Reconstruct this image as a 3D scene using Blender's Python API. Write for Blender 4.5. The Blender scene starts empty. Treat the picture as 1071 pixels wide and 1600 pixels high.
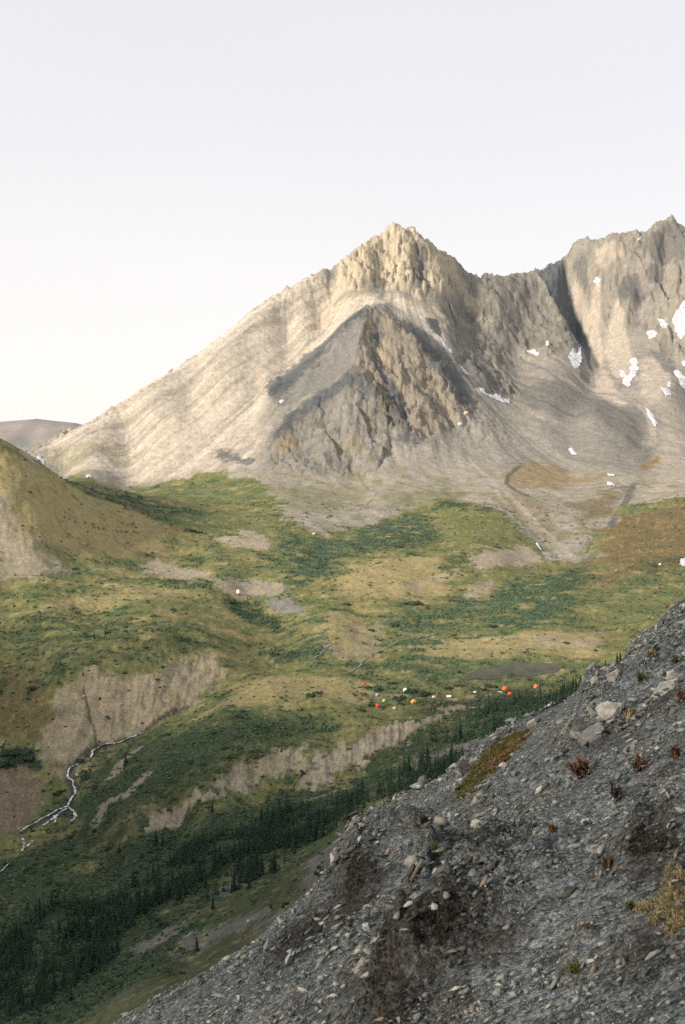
import bpy, bmesh, math, random
import numpy as np
from mathutils import Vector, Matrix

random.seed(7)
RNG = np.random.default_rng(7)
SC = bpy.context.scene
COL = SC.collection

# ------------------------------------------------------------------ camera, sky, sun, exposure
PITCH = math.radians(4.0)
cam_d = bpy.data.cameras.new('camera')
cam = bpy.data.objects.new('camera', cam_d)
COL.objects.link(cam)
cam_d.sensor_fit = 'VERTICAL'
cam_d.sensor_height = 36.0
cam_d.sensor_width = 24.0
cam_d.lens = 35.0
cam_d.clip_start = 0.2
cam_d.clip_end = 60000.0
cam.location = (0, 0, 0)
cam.rotation_euler = (math.pi / 2 - PITCH, 0, 0)
cam_d.dof.use_dof = True
cam_d.dof.focus_distance = 120.0
cam_d.dof.aperture_fstop = 4.0
SC.camera = cam

SUN_EL = math.radians(22.0)
SUN_AZ = math.radians(-128.0)      # measured from the view direction (+Y), negative is to the left
to_sun = Vector((math.sin(SUN_AZ) * math.cos(SUN_EL), math.cos(SUN_AZ) * math.cos(SUN_EL), math.sin(SUN_EL)))

world = bpy.data.worlds.new('World')
SC.world = world
world.use_nodes = True
wn = world.node_tree
wn.nodes.clear()
w_out = wn.nodes.new('ShaderNodeOutputWorld')
w_bg = wn.nodes.new('ShaderNodeBackground')
w_sky = wn.nodes.new('ShaderNodeTexSky')
w_sky.sky_type = 'NISHITA'
w_sky.sun_disc = False
w_sky.sun_elevation = SUN_EL
w_sky.sun_rotation = SUN_AZ
w_sky.altitude = 1500
w_sky.air_density = 1.0
w_sky.dust_density = 2.5
w_sky.ozone_density = 1.0
# thin high cloud: a veil over the clear sky, milky white low down, a breath of lilac higher up
w_tc = wn.nodes.new('ShaderNodeTexCoord')
w_sep = wn.nodes.new('ShaderNodeSeparateXYZ')
wn.links.new(w_tc.outputs['Generated'], w_sep.inputs[0])
w_ramp = wn.nodes.new('ShaderNodeValToRGB')
els = w_ramp.color_ramp.elements
els[0].position = 0.0
els[0].color = (1.10, 1.05, 0.985, 1)
els[1].position = 1.0
els[1].color = (0.72, 0.745, 0.80, 1)
e = els.new(0.16); e.color = (1.02, 0.98, 0.95, 1)
e = els.new(0.30); e.color = (0.935, 0.905, 0.915, 1)
e = els.new(0.50); e.color = (0.85, 0.862, 0.90, 1)
wn.links.new(w_sep.outputs['Z'], w_ramp.inputs[0])
w_noi = wn.nodes.new('ShaderNodeTexNoise')
w_noi.inputs['Scale'].default_value = 1.6
w_noi.inputs['Detail'].default_value = 4
w_map = wn.nodes.new('ShaderNodeMapping')
w_map.inputs['Scale'].default_value = (1, 1, 3.5)
wn.links.new(w_tc.outputs['Generated'], w_map.inputs[0])
wn.links.new(w_map.outputs[0], w_noi.inputs['Vector'])
w_mr = wn.nodes.new('ShaderNodeMapRange')
w_mr.inputs['To Min'].default_value = 5.75
w_mr.inputs['To Max'].default_value = 6.25
wn.links.new(w_noi.outputs['Fac'], w_mr.inputs['Value'])
w_veil = wn.nodes.new('ShaderNodeVectorMath'); w_veil.operation = 'SCALE'
wn.links.new(w_ramp.outputs[0], w_veil.inputs[0])
wn.links.new(w_mr.outputs[0], w_veil.inputs['Scale'])
w_mix = wn.nodes.new('ShaderNodeMix'); w_mix.data_type = 'RGBA'
w_mix.inputs[0].default_value = 0.90
wn.links.new(w_sky.outputs[0], w_mix.inputs[6])
wn.links.new(w_veil.outputs[0], w_mix.inputs[7])
wn.links.new(w_mix.outputs[2], w_bg.inputs['Color'])
w_bg.inputs['Strength'].default_value = 0.12
wn.links.new(w_bg.outputs[0], w_out.inputs['Surface'])

sun_d = bpy.data.lights.new('sun', 'SUN')
sun_d.energy = 4.3
sun_d.angle = math.radians(7.0)
sun_d.color = (1.0, 0.90, 0.775)
sun = bpy.data.objects.new('sun', sun_d)
COL.objects.link(sun)
sun.rotation_euler = (-to_sun).to_track_quat('-Z', 'Y').to_euler()

SC.view_settings.view_transform = 'Standard'
SC.view_settings.look = 'None'
SC.view_settings.exposure = 0.5
SC.view_settings.gamma = 1.0
SC.view_settings.use_curve_mapping = False
HAZE = 1.2e-5                        # density of the mountain air
SHADE_WALL_TOP = 222.0                     # height of the unseen wall added for shade
SC.cycles.sample_clamp_indirect = 2.0
SC.cycles.sample_clamp_direct = 4.0
SC.cycles.max_bounces = 4
SC.cycles.diffuse_bounces = 3
SC.cycles.use_denoising = False

# ------------------------------------------------------------------ helpers
K = 36.0 / 35.0 / 1600.0
SP, CP = math.sin(PITCH), math.cos(PITCH)


def ray(px, py):
    """bearing u = x/y and rise w = z/y of the sight line through a point of the photograph"""
    U = (px - 535.5) * K
    V = (800 - py) * K
    dy = CP + V * SP
    return U / dy, (-SP + V * CP) / dy


def pt(px, py, Y):
    u, w = ray(px, py)
    return np.array((u * Y, Y, w * Y))


_perm = np.random.default_rng(3).permutation(4096).astype(np.int32)
_ang = np.random.default_rng(4).random(4096).astype(np.float32) * 2 * np.pi
_gx, _gy = np.cos(_ang), np.sin(_ang)


def perlin(x, y):
    x = np.asarray(x, np.float32); y = np.asarray(y, np.float32)
    xi = np.floor(x).astype(np.int32); yi = np.floor(y).astype(np.int32)
    xf = x - xi; yf = y - yi
    u = xf * xf * xf * (xf * (xf * 6 - 15) + 10)
    v = yf * yf * yf * (yf * (yf * 6 - 15) + 10)

    def g(ix, iy, fx, fy):
        h = _perm[(_perm[ix & 4095] + iy) & 4095]
        return _gx[h] * fx + _gy[h] * fy
    a = g(xi, yi, xf, yf); b = g(xi + 1, yi, xf - 1, yf)
    c = g(xi, yi + 1, xf, yf - 1); d = g(xi + 1, yi + 1, xf - 1, yf - 1)
    a = a + u * (b - a); c = c + u * (d - c)
    return (a + v * (c - a)) * 1.5


def fbm(x, y, o=4, gain=0.5):
    s = 0; a = 1.0; n = 0
    for i in range(o):
        s = s + a * perlin(x * 2 ** i + 17.3 * i, y * 2 ** i - 9.1 * i); n += a; a *= gain
    return s / n


def ridged(x, y, o=4, gain=0.5):
    s = 0; a = 1.0; n = 0
    for i in range(o):
        s = s + a * (1 - 2 * np.abs(perlin(x * 2 ** i + 31.7 * i, y * 2 ** i + 5.3 * i))); n += a; a *= gain
    return s / n


def facets(x, y, seed=0):
    """broken rock: every cell is a tilted plane, so faces meet in hard edges"""
    x = np.asarray(x, np.float32); y = np.asarray(y, np.float32)
    xi = np.floor(x).astype(np.int32); yi = np.floor(y).astype(np.int32)
    best = np.full(x.shape, 1e9, np.float32); val = np.zeros(x.shape, np.float32)
    for dj in (-1, 0, 1):
        for di in (-1, 0, 1):
            cx, cy = xi + di, yi + dj
            h = _perm[(_perm[(cx + seed) & 4095] + cy) & 4095]; h2 = _perm[(h + 77) & 4095]; h3 = _perm[(h2 + 191) & 4095]
            ox = x - (cx + h / 4096.0); oy = y - (cy + h2 / 4096.0)
            d = (ox * ox + oy * oy).astype(np.float32)
            m = d < best
            best = np.where(m, d, best)
            val = np.where(m, _gx[h3] * ox * 1.3 + _gy[h3] * oy * 1.3 + (h3 / 4096.0 - .5) * .9, val)
    return val.astype(np.float32)


def sstep(a, b, x):
    t = np.clip((x - a) / (b - a), 0, 1)
    return t * t * (3 - 2 * t)


def seg_dist(x, y, pts):
    """distance in plan to a polyline"""
    best = np.full(x.shape, 1e9, np.float32)
    for (ax, ay), (bx, by) in zip(pts[:-1], pts[1:]):
        dx, dy = bx - ax, by - ay
        L = dx * dx + dy * dy + 1e-9
        t = np.clip(((x - ax) * dx + (y - ay) * dy) / L, 0, 1)
        best = np.minimum(best, np.hypot(x - ax - t * dx, y - ay - t * dy))
    return best


def poly_sd(x, y, pts):
    """signed distance to a polygon in plan, negative inside"""
    p = list(pts) + [pts[0]]
    d = seg_dist(x, y, p)
    ins = np.zeros(x.shape, bool)
    for (ax, ay), (bx, by) in zip(p[:-1], p[1:]):
        c = ((ay > y) != (by > y))
        with np.errstate(divide='ignore', invalid='ignore'):
            xc = (bx - ax) * (y - ay) / (by - ay) + ax
        ins ^= c & (x < xc)
    return np.where(ins, -d, d)


def tag(o, label=None, cat=None, group=None, kind=None):
    if label: o['label'] = label
    if cat: o['category'] = cat
    if group: o['group'] = group
    if kind: o['kind'] = kind
    return o


def link(name, me, parent=None):
    o = bpy.data.objects.new(name, me)
    COL.objects.link(o)
    if parent: o.parent = parent
    return o


def mesh_np(name, co, faces, mat=None, smooth=False, attrs=None):
    """mesh from numpy arrays; faces is (n,3) or (n,4)"""
    me = bpy.data.meshes.new(name)
    co = np.asarray(co, np.float32); faces = np.asarray(faces, np.int32)
    k = faces.shape[1]
    me.vertices.add(len(co)); me.vertices.foreach_set('co', co.ravel())
    me.loops.add(faces.size); me.loops.foreach_set('vertex_index', faces.ravel())
    me.polygons.add(len(faces))
    me.polygons.foreach_set('loop_start', np.arange(0, faces.size, k, dtype=np.int32))
    if smooth:
        me.polygons.foreach_set('use_smooth', np.ones(len(faces), bool))
    for nm, val in (attrs or {}).items():
        if val.ndim == 2:
            a = me.attributes.new(nm, 'FLOAT_COLOR', 'POINT')
            v = np.ones((len(co), 4), np.float32); v[:, :val.shape[1]] = val
            a.data.foreach_set('color', v.ravel())
        else:
            a = me.attributes.new(nm, 'FLOAT', 'POINT')
            a.data.foreach_set('value', val.astype(np.float32))
    me.update(calc_edges=True)
    if mat: me.materials.append(mat)
    return me


class NT:
    """small material builder"""
    def __init__(self, name, rough=0.9):
        self.m = bpy.data.materials.new(name)
        self.m.use_nodes = True
        self.t = self.m.node_tree
        self.b = self.t.nodes['Principled BSDF']
        self.b.inputs['Roughness'].default_value = rough
        self.b.inputs['Specular IOR Level'].default_value = 0.2

    def n(self, typ, **kw):
        nd = self.t.nodes.new(typ)
        for k, v in kw.items():
            if k in nd.inputs: nd.inputs[k].default_value = v
            else: setattr(nd, k, v)
        return nd

    def l(self, a, b): self.t.links.new(a, b)

    def noise(self, scale, detail=3, vec=None, rough=0.55):
        nd = self.n('ShaderNodeTexNoise', Scale=scale, Detail=detail, Roughness=rough)
        if vec is None:
            if not hasattr(self, 'geo'): self.geo = self.n('ShaderNodeNewGeometry')
            vec = self.geo.outputs['Position']
        self.l(vec, nd.inputs['Vector'])
        return nd.outputs['Fac']

    def remap(self, v, a, b, c, d):
        nd = self.n('ShaderNodeMapRange')
        for i, x in zip(('From Min', 'From Max', 'To Min', 'To Max'), (a, b, c, d)): nd.inputs[i].default_value = x
        self.l(v, nd.inputs['Value'])
        return nd.outputs[0]

    def mul(self, col, fac):
        nd = self.n('ShaderNodeVectorMath', operation='SCALE')
        self.l(col, nd.inputs[0]); self.l(fac, nd.inputs['Scale'])
        return nd.outputs[0]

    def mix(self, fac, a, b, mode='MIX'):
        nd = self.n('ShaderNodeMix', data_type='RGBA', blend_type=mode)
        for sock, v in ((nd.inputs[0], fac), (nd.inputs[6], a), (nd.inputs[7], b)):
            if hasattr(v, 'is_linked') or hasattr(v, 'links'): self.l(v, sock)
            else: sock.default_value = v if not isinstance(v, tuple) else (*v, 1)
        return nd.outputs[2]

    def ramp(self, fac, stops):
        nd = self.n('ShaderNodeValToRGB')
        e = nd.color_ramp.elements
        e[0].position, e[0].color = stops[0][0], (*stops[0][1], 1)
        e[1].position, e[1].color = stops[-1][0], (*stops[-1][1], 1)
        for p, c in stops[1:-1]:
            x = e.new(p); x.color = (*c, 1)
        self.l(fac, nd.inputs[0])
        return nd.outputs[0]

    def bump(self, h, dist, strength=1.0, prev=None):
        nd = self.n('ShaderNodeBump', Distance=dist, Strength=strength)
        self.l(h, nd.inputs['Height'])
        if prev: self.l(prev, nd.inputs['Normal'])
        return nd.outputs[0]

    def out(self, col=None, normal=None):
        if col is not None:
            if isinstance(col, tuple): self.b.inputs['Base Color'].default_value = (*col, 1)
            else: self.l(col, self.b.inputs['Base Color'])
        if normal is not None: self.l(normal, self.b.inputs['Normal'])
        return self.m


# ------------------------------------------------------------------ the valley and mountains: one height function
# sight-line control points (px, py, distance) read off the photograph
CTRL = []


def C(*pts): CTRL.extend(pts)


def dense(line, step=14):
    a = np.array(line, float)
    d = np.r_[0, np.cumsum(np.hypot(*np.diff(a[:, :2], axis=0).T))]
    t = np.linspace(0, d[-1], max(2, int(d[-1] / step) + 1))
    return [tuple(np.interp(t, d, a[:, k])[i] for k in range(3)) for i in range(len(t))]


# main mountain: skyline, left to right
SKY_L = [(617, 348, 2300), (590, 368, 2280), (540, 405, 2230), (450, 447, 2150), (400, 482, 2100), (330, 540, 2030),
         (240, 600, 1950), (140, 660, 1800), (30, 708, 1700)]
SKY_L = dense(SKY_L)
SKY_R = [(617, 348, 2300), (655, 370, 2320), (700, 400, 2350), (740, 430, 2400), (790, 432, 2450), (835, 420, 2500),
         (870, 412, 2530), (895, 390, 2520), (920, 374, 2500), (945, 369, 2500), (970, 362, 2500), (1000, 360, 2500), (1012, 358, 2500), (1030, 349, 2500), (1045, 339, 2500), (1058, 347, 2505),
         (1075, 354, 2510), (1130, 385, 2520), (1200, 360, 2540)]
SKY_R = dense(SKY_R)
C(*SKY_L); C(*SKY_R[1:])
# faces of the main mountain
C((400, 600, 1850), (400, 680, 1680), (500, 500, 2080), (300, 680, 1700), (300, 620, 1830), (200, 690, 1720), (330, 720, 1610),
  (520, 440, 2190), (600, 430, 2200), (600, 395, 2250), (660, 450, 2185), (620, 475, 2095), (680, 500, 2080), (450, 520, 2030),
  (560, 470, 2075), (500, 535, 1975), (440, 590, 1870))
# the spur in front, its crest and flanks
SPUR = [(610, 466, 2020), (575, 480, 1950), (565, 520, 1880), (550, 575, 1800), (545, 640, 1695), (550, 700, 1610)]
SPUR = dense(SPUR, 20)
C(*SPUR[1:]); C((425, 614, 1790), (480, 580, 1845), (480, 660, 1690), (530, 520, 1905), (420, 690, 1645), (450, 720, 1590),
                (510, 610, 1770))
SPUR_R = [(575, 480, 1950), (625, 512, 1935), (680, 560, 1900), (720, 620, 1835), (735, 655, 1780)]
SPUR_R = dense(SPUR_R, 20)
C(*SPUR_R[1:]); C((620, 600, 1815), (650, 690, 1650), (600, 720, 1590), (590, 640, 1710), (660, 620, 1790))
C((715, 560, 2010), (748, 620, 1900), (700, 520, 2060))
RIB_A = [(740, 430, 2400), (735, 480, 2310), (755, 540, 2190), (785, 600, 2040)]
C((740, 480, 2305), (765, 540, 2180), (790, 605, 2020), (800, 680, 1790), (740, 700, 1690), (720, 470, 2300))
RIB_B = [(835, 420, 2500), (862, 465, 2410), (890, 515, 2310), (915, 556, 2220), (922, 580, 2170)]
GUL_B = [(878, 412, 2535), (903, 470, 2480), (922, 530, 2370), (930, 575, 2240)]
RIB_B = dense(RIB_B, 20); GUL_B = dense(GUL_B, 20)
C(*RIB_B[1:]); C(*GUL_B[1:])
C((810, 520, 2290), (850, 590, 2090), (860, 640, 1930), (900, 660, 1880), (900, 710, 1720), (950, 560, 2260), (950, 480, 2390),
  (1000, 560, 2220), (1000, 440, 2410), (1050, 540, 2250), (1050, 620, 2000), (1071, 690, 1790), (1000, 700, 1760), (1040, 400, 2450),
  (960, 630, 2000), (1130, 560, 2250), (1200, 650, 1950), (970, 420, 2440))
MORAINE = [(800, 535, 2290), (850, 560, 2190), (900, 590, 2080), (960, 615, 2010), (1010, 645, 1930), (1028, 690, 1820), (1000, 735, 1700)]
C((925, 640, 1900), (985, 665, 1840))
# foot of the mountains
C((1000, 770, 1430), (1071, 740, 1560), (900, 750, 1560), (800, 750, 1530), (700, 760, 1480), (600, 772, 1400), (500, 785, 1340),
  (430, 762, 1450), (350, 768, 1460), (300, 752, 1550), (200, 757, 1570), (100, 744, 1600), (40, 719, 1640), (985, 755, 1500),
  (1150, 760, 1500), (250, 778, 1350), (130, 752, 1450))
# green bench and the gully on the right
C((690, 786, 1320), (800, 800, 1270), (620, 812, 1220), (700, 840, 1080), (850, 876, 1000), (690, 776, 1400), (800, 789, 1335),
  (870, 872, 1025), (910, 882, 985), (920, 850, 1080), (940, 822, 1195), (850, 800, 1265), (870, 832, 1165), (1000, 830, 1130),
  (1060, 792, 1250), (1071, 860, 1000), (1000, 880, 935), (1150, 830, 1100), (740, 815, 1180))
# valley floor
C((480, 832, 1075), (470, 860, 960), (450, 900, 850), (500, 872, 955), (560, 842, 1075), (620, 868, 960), (620, 900, 850), (700, 930, 800),
  (560, 960, 712), (540, 1020, 600), (480, 1000, 622), (600, 1000, 640), (700, 1000, 640), (800, 1045, 560), (720, 1052, 548),
  (880, 1040, 570), (900, 990, 650), (960, 990, 650), (800, 960, 722), (900, 920, 820), (990, 950, 740), (1071, 920, 830),
  (770, 868, 965), (760, 902, 880), (530, 985, 640), (580, 900, 850))
# left hill
C((0, 900, 760), (0, 800, 850), (0, 750, 900), (0, 700, 950), (100, 850, 862), (100, 790, 940), (60, 722, 1000), (110, 755, 1060),
  (200, 796, 1070), (200, 850, 955), (300, 822, 1075), (300, 872, 950), (400, 850, 1000), (-100, 690, 930), (-100, 640, 1000),
  (-250, 600, 1020), (-100, 800, 820))
# plateau with its bluff
C((150, 985, 620), (40, 1000, 590), (300, 960, 690), (200, 920, 760), (60, 930, 700), (380, 930, 800), (430, 982, 690), (350, 900, 830),
  (345, 1028, 570), (250, 1030, 545), (190, 1045, 525), (130, 1050, 515), (90, 1080, 500), (60, 1180, 457), (0, 1180, 455), (0, 1100, 500),
  (-80, 1000, 560), (-80, 1150, 470), (200, 1105, 498), (60, 1125, 482), (280, 1065, 528))
# stream
STREAM = [(345, 1070, 535), (290, 1112, 499), (250, 1134, 485), (215, 1152, 475), (180, 1164, 469), (150, 1172, 464), (140, 1190, 455),
          (112, 1208, 441), (105, 1222, 434), (118, 1240, 425), (112, 1258, 415), (75, 1280, 403), (40, 1318, 385), (35, 1335, 378), (-40, 1365, 368)]
C(*[STREAM[i] for i in (0, 1, 3, 5, 7, 10, 12, 14)])
C((180, 1212, 425), (150, 1282, 386), (100, 1345, 355), (20, 1262, 418), (60, 1240, 428), (0, 1300, 397), (-80, 1300, 400), (0, 1400, 335))
# bench with the camp, its scarp
C((647, 1095, 490), (800, 1080, 520), (500, 1090, 480), (400, 1090, 478), (350, 1110, 456), (300, 1160, 426), (250, 1205, 403),
  (420, 1060, 510), (420, 1049, 560), (590, 1100, 482), (560, 1150, 429), (560, 1200, 411), (400, 1185, 408), (400, 1235, 393),
  (300, 1225, 384), (280, 1275, 374), (200, 1290, 360), (180, 1328, 356), (650, 1128, 452), (640, 1150, 440), (720, 1085, 510), (900, 1075, 530))
# wooded hollow below it, and the camera's own slope
C((860, 1095, 500), (760, 1130, 455), (690, 1165, 430), (600, 1215, 395), (500, 1265, 365), (400, 1315, 340), (300, 1370, 318),
  (200, 1425, 300), (100, 1475, 288), (0, 1525, 276), (-80, 1560, 268),
  (560, 1262, 330), (520, 1322, 285), (440, 1400, 255), (300, 1470, 250), (200, 1520, 249), (100, 1570, 246), (400, 1460, 226),
  (300, 1530, 215), (640, 1200, 398), (0, 1600, 236))


def w_edge(u): return 0.65 * u - 0.385


HID = []                                       # (u, w, Y): ground the photograph does not show
for u in (-0.6, -0.36, -0.2, 0.0, 0.2, 0.36, 0.6):
    for Y, d in ((45, .17), (75, .11), (130, .065)):
        HID.append((u, w_edge(u) - d, Y))
    if u > -0.25: HID.append((u, w_edge(u) - 0.04, 200))
for _p in SKY_L[:-1] + SKY_R[1:]:                # the mountains fall away behind their skyline
    _uu, _ww = ray(*_p[:2])
    HID.append((_uu, (_ww * _p[2] - 55) / (_p[2] + 90), _p[2] + 90))
HID += [(0.2, -.285, 300), (0.36, -.25, 300), (0.36, -.215, 500), (0.6, -.12, 300), (0.6, -.14, 600), (0.6, -.10, 1000), (0.6, 0.0, 1700),
        (0.6, 0.2, 2500), (0.6, 0.04, 3000), (0.25, -.24, 480), (-0.6, -.44, 300), (-0.6, -.2, 500), (-0.6, -.03, 800), (-0.6, 0.06, 1100),
        (-0.6, -.02, 1500), (-0.6, -.03, 2000), (-0.34, -.035, 1150), (-0.345, -.024, 1500), (-0.3, -.045, 1250), (-0.26, -.01, 2350),
        (-0.34, -.035, 2200), (-0.14, .03, 2500), (0.05, .10, 2800), (0.05, .04, 3300), (0.2, .08, 2950), (0.35, .1, 3050), (-0.34, -.035, 3000),
        (-0.6, -.03, 4200), (-0.2, -.03, 4200), (0.1, -.02, 4200), (0.4, -.02, 4200), (0.6, -.02, 4200), (-0.2, -.01, 3000)]


def plan(line): return [tuple(pt(*p)[:2]) for p in line]


KINKS = [(plan(SKY_L), 16, 70), (plan(SKY_R), 20, 70), (plan(SPUR), 30, 70), (plan(SPUR_R), 26, 45),
         (plan([(572, 482, 1950), (540, 510, 1915), (500, 547, 1890), (460, 580, 1850), (422, 608, 1800), (418, 616, 1785)]), 12, 26),
         (plan([(550, 578, 1795), (520, 603, 1765), (480, 630, 1735), (450, 655, 1700), (432, 685, 1660)]), 13, 28),
         (plan([(550, 578, 1795), (585, 625, 1730), (620, 662, 1690), (660, 695, 1645)]), 12, 26),
         (plan([(590, 490, 1945), (585, 530, 1895), (600, 570, 1850), (625, 610, 1800), (640, 650, 1740)]), 12, 24),
         (plan([(660, 545, 1910), (690, 590, 1860), (715, 640, 1800)]), 10, 22),
         (plan([(530, 460, 2120), (500, 480, 2080), (440, 540, 1960), (380, 610, 1830)]), 7, 22),
         (plan([(470, 460, 2140), (400, 530, 2010), (330, 600, 1870), (270, 660, 1750)]), 6, 20), (plan(RIB_A), 18, 60),
         (plan(RIB_B), 46, 60), (plan(GUL_B), -20, 50), (plan(MORAINE), 9, 40),
         (plan([(690, 478, 2230), (700, 520, 2080), (725, 570, 1990), (750, 615, 1900), (730, 665, 1770)]), -14, 45),
         (plan([(1045, 341, 2500), (1010, 420, 2430), (985, 470, 2380), (975, 510, 2320)]), 22, 60),
         (plan([(920, 374, 2500), (905, 420, 2480), (915, 470, 2440)]), 16, 45),
         (plan([(940, 430, 2440), (925, 500, 2360), (935, 560, 2260)]), -12, 40),
         (plan([(640, 372, 2310), (650, 410, 2250), (645, 450, 2190)]), -34, 28),
         (plan([(600, 356, 2295), (590, 400, 2250), (600, 450, 2170)]), 12, 35),
         (plan([(690, 400, 2340), (680, 440, 2260), (690, 470, 2210)]), 12, 35),
         (plan(STREAM), -2.0, 8),
         (plan([(152, 1168, 466), (140, 1120, 490), (132, 1075, 505)]), -2.0, 9),
         (plan([(685, 786, 1325), (740, 790, 1300), (795, 798, 1272), (825, 835, 1140), (850, 876, 1000)]), 4, 25),
         (plan([(690, 776, 1400), (800, 789, 1335), (850, 845, 1100), (875, 874, 1020)]), -4, 20),
         (plan([(985, 755, 1500), (940, 822, 1195), (912, 880, 990)]), -5, 22),
         (plan([(650, 1128, 452), (560, 1150, 429), (480, 1165, 418), (400, 1185, 408), (300, 1225, 384), (200, 1290, 360)]), 2.0, 9)]


def kinks(x, y):
    s = np.zeros(x.shape, np.float32)
    for line, amp, hw in KINKS:
        a = np.array(line)
        m = (x > a[:, 0].min() - 3 * hw) & (x < a[:, 0].max() + 3 * hw) & (y > a[:, 1].min() - 3 * hw) & (y < a[:, 1].max() + 3 * hw)
        if m.any():
            d = seg_dist(x[m], y[m], line)
            s[m] += amp * np.maximum(np.exp(-d / hw) - 0.05, 0)
    return s


TS = 3.2
_P = [(*ray(px, py), Y) for px, py, Y in CTRL] + HID
_u = np.array([p[0] for p in _P]); _w = np.array([p[1] for p in _P]); _t = np.log(np.array([p[2] for p in _P]))
_w = _w - kinks((_u * np.exp(_t)).astype(np.float32), np.exp(_t).astype(np.float32)) / np.exp(_t)
_cx, _cy = _u * TS, _t


def _phi(r2): return np.where(r2 > 1e-12, 0.5 * r2 * np.log(np.maximum(r2, 1e-12)), 0)


_n = len(_P)
_A = _phi((_cx[:, None] - _cx) ** 2 + (_cy[:, None] - _cy) ** 2) + np.eye(_n) * 2e-5
_Q = np.c_[np.ones(_n), _cx, _cy]
_M = np.block([[_A, _Q], [_Q.T, np.zeros((3, 3))]])
_sol = np.linalg.solve(_M, np.r_[_w, 0, 0, 0])
_coef, _aff = _sol[:_n].astype(np.float32), _sol[_n:]


def base_w(u, t):
    sh = u.shape
    a = (u.ravel() * TS).astype(np.float32); b = t.ravel().astype(np.float32)
    r = (_aff[0] + _aff[1] * a + _aff[2] * b).astype(np.float32)
    for i in range(_n):
        r2 = (a - np.float32(_cx[i])) ** 2 + (b - np.float32(_cy[i])) ** 2 + np.float32(1e-9)
        r += np.float32(0.5) * _coef[i] * r2 * np.log(r2)
    return r.reshape(sh)


GU = np.r_[np.linspace(-0.62, -0.372, 50, endpoint=False), np.linspace(-0.372, 0.372, 700), np.linspace(0.372, 0.62, 51)[1:]]
GY = np.exp(np.r_[np.linspace(math.log(45), math.log(150), 40, endpoint=False), np.linspace(math.log(150), math.log(700), 300, endpoint=False),
                  np.linspace(math.log(700), math.log(1350), 130, endpoint=False), np.linspace(math.log(1350), math.log(2650), 330, endpoint=False),
                  np.linspace(math.log(2650), math.log(4200), 22)])
NU, NY = len(GU), len(GY)
UU, YY = np.meshgrid(GU.astype(np.float32), GY.astype(np.float32))
XX = UU * YY
# coarse spline evaluation, then bilinear (the spline itself is smooth)
cu = np.linspace(-0.62, 0.62, 260); ct = np.linspace(math.log(45) - 1e-6, math.log(4200) + 1e-6, 420)
WC = base_w(*np.meshgrid(cu.astype(np.float32), ct.astype(np.float32)))


def bil(G, gu, gv, u, v):
    """G[v,u] sampled on increasing axes"""
    iu = np.clip(np.searchsorted(gu, u) - 1, 0, len(gu) - 2); iv = np.clip(np.searchsorted(gv, v) - 1, 0, len(gv) - 2)
    fu = np.clip((u - gu[iu]) / (gu[iu + 1] - gu[iu]), 0, 1); fv = np.clip((v - gv[iv]) / (gv[iv + 1] - gv[iv]), 0, 1)
    return (G[iv, iu] * (1 - fu) + G[iv, iu + 1] * fu) * (1 - fv) + (G[iv + 1, iu] * (1 - fu) + G[iv + 1, iu + 1] * fu) * fv


ZZ = (bil(WC, cu, ct, UU, np.log(YY)) * YY).astype(np.float32)
ZZ += kinks(XX, YY)
Z0 = ZZ.copy()


def hit(px, py, far=False, G=None):
    """where a sight line first meets the ground: plan position"""
    u, w = ray(px, py)
    c = np.interp(u, GU, np.arange(NU)); i = int(min(max(c, 0), NU - 2)); f = c - i
    col = (Z[:, i] * (1 - f) + Z[:, i + 1] * f) / GY
    k = np.nonzero(col >= w)[0]
    k = k[k > 0]
    if len(k) == 0: return None
    k = k[0]
    a = (w - col[k - 1]) / max(col[k] - col[k - 1], 1e-9) if col[k - 1] < w else 0
    Y = GY[k - 1] + a * (GY[k] - GY[k - 1])
    return (u * Y, Y)


Z = Z0


def region(pts):
    """polygon drawn on the ground; a point is (px, py) or (px, py, Y)"""
    r = []
    for p in pts:
        if len(p) == 3: r.append(tuple(pt(*p)[:2]))
        else:
            h = hit(*p)
            if h is None:
                u, _ = ray(*p); h = (u * 2400, 2400)
            r.append(h)
    return r


def mask(pts, soft=0.12, warp=0.25, freq=None, closed=True, width=None):
    """0..1 field over the terrain grid for a polygon (or a stroke of some width in metres), ragged at its edge"""
    soft *= 0.4
    r = region(pts)
    a = np.array(r)
    ext = max(np.ptp(a[:, 0]), 1), max(np.ptp(a[:, 1]), 1)
    scale = (min(ext) if width is None else width * 2)
    amp = scale * warp
    pad = scale * (0.3 + warp) + (width or 0)
    m = (XX > a[:, 0].min() - pad) & (XX < a[:, 0].max() + pad) & (YY > a[:, 1].min() - pad) & (YY < a[:, 1].max() + pad)
    out = np.zeros(XX.shape, np.float32)
    if not m.any(): return out
    x, y = XX[m], YY[m]
    f = freq or 2.2 / max(scale, 1)
    s = random.random() * 100
    dx = fbm(x * f + s, y * f, 6, 0.66) * amp; dy = fbm(x * f, y * f + s, 6, 0.66) * amp
    if width is None: d = poly_sd(x + dx, y + dy, r)
    else: d = seg_dist(x + dx, y + dy, r) - width
    out[m] = 1 - sstep(-soft * scale, soft * scale, d)
    return out


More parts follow.
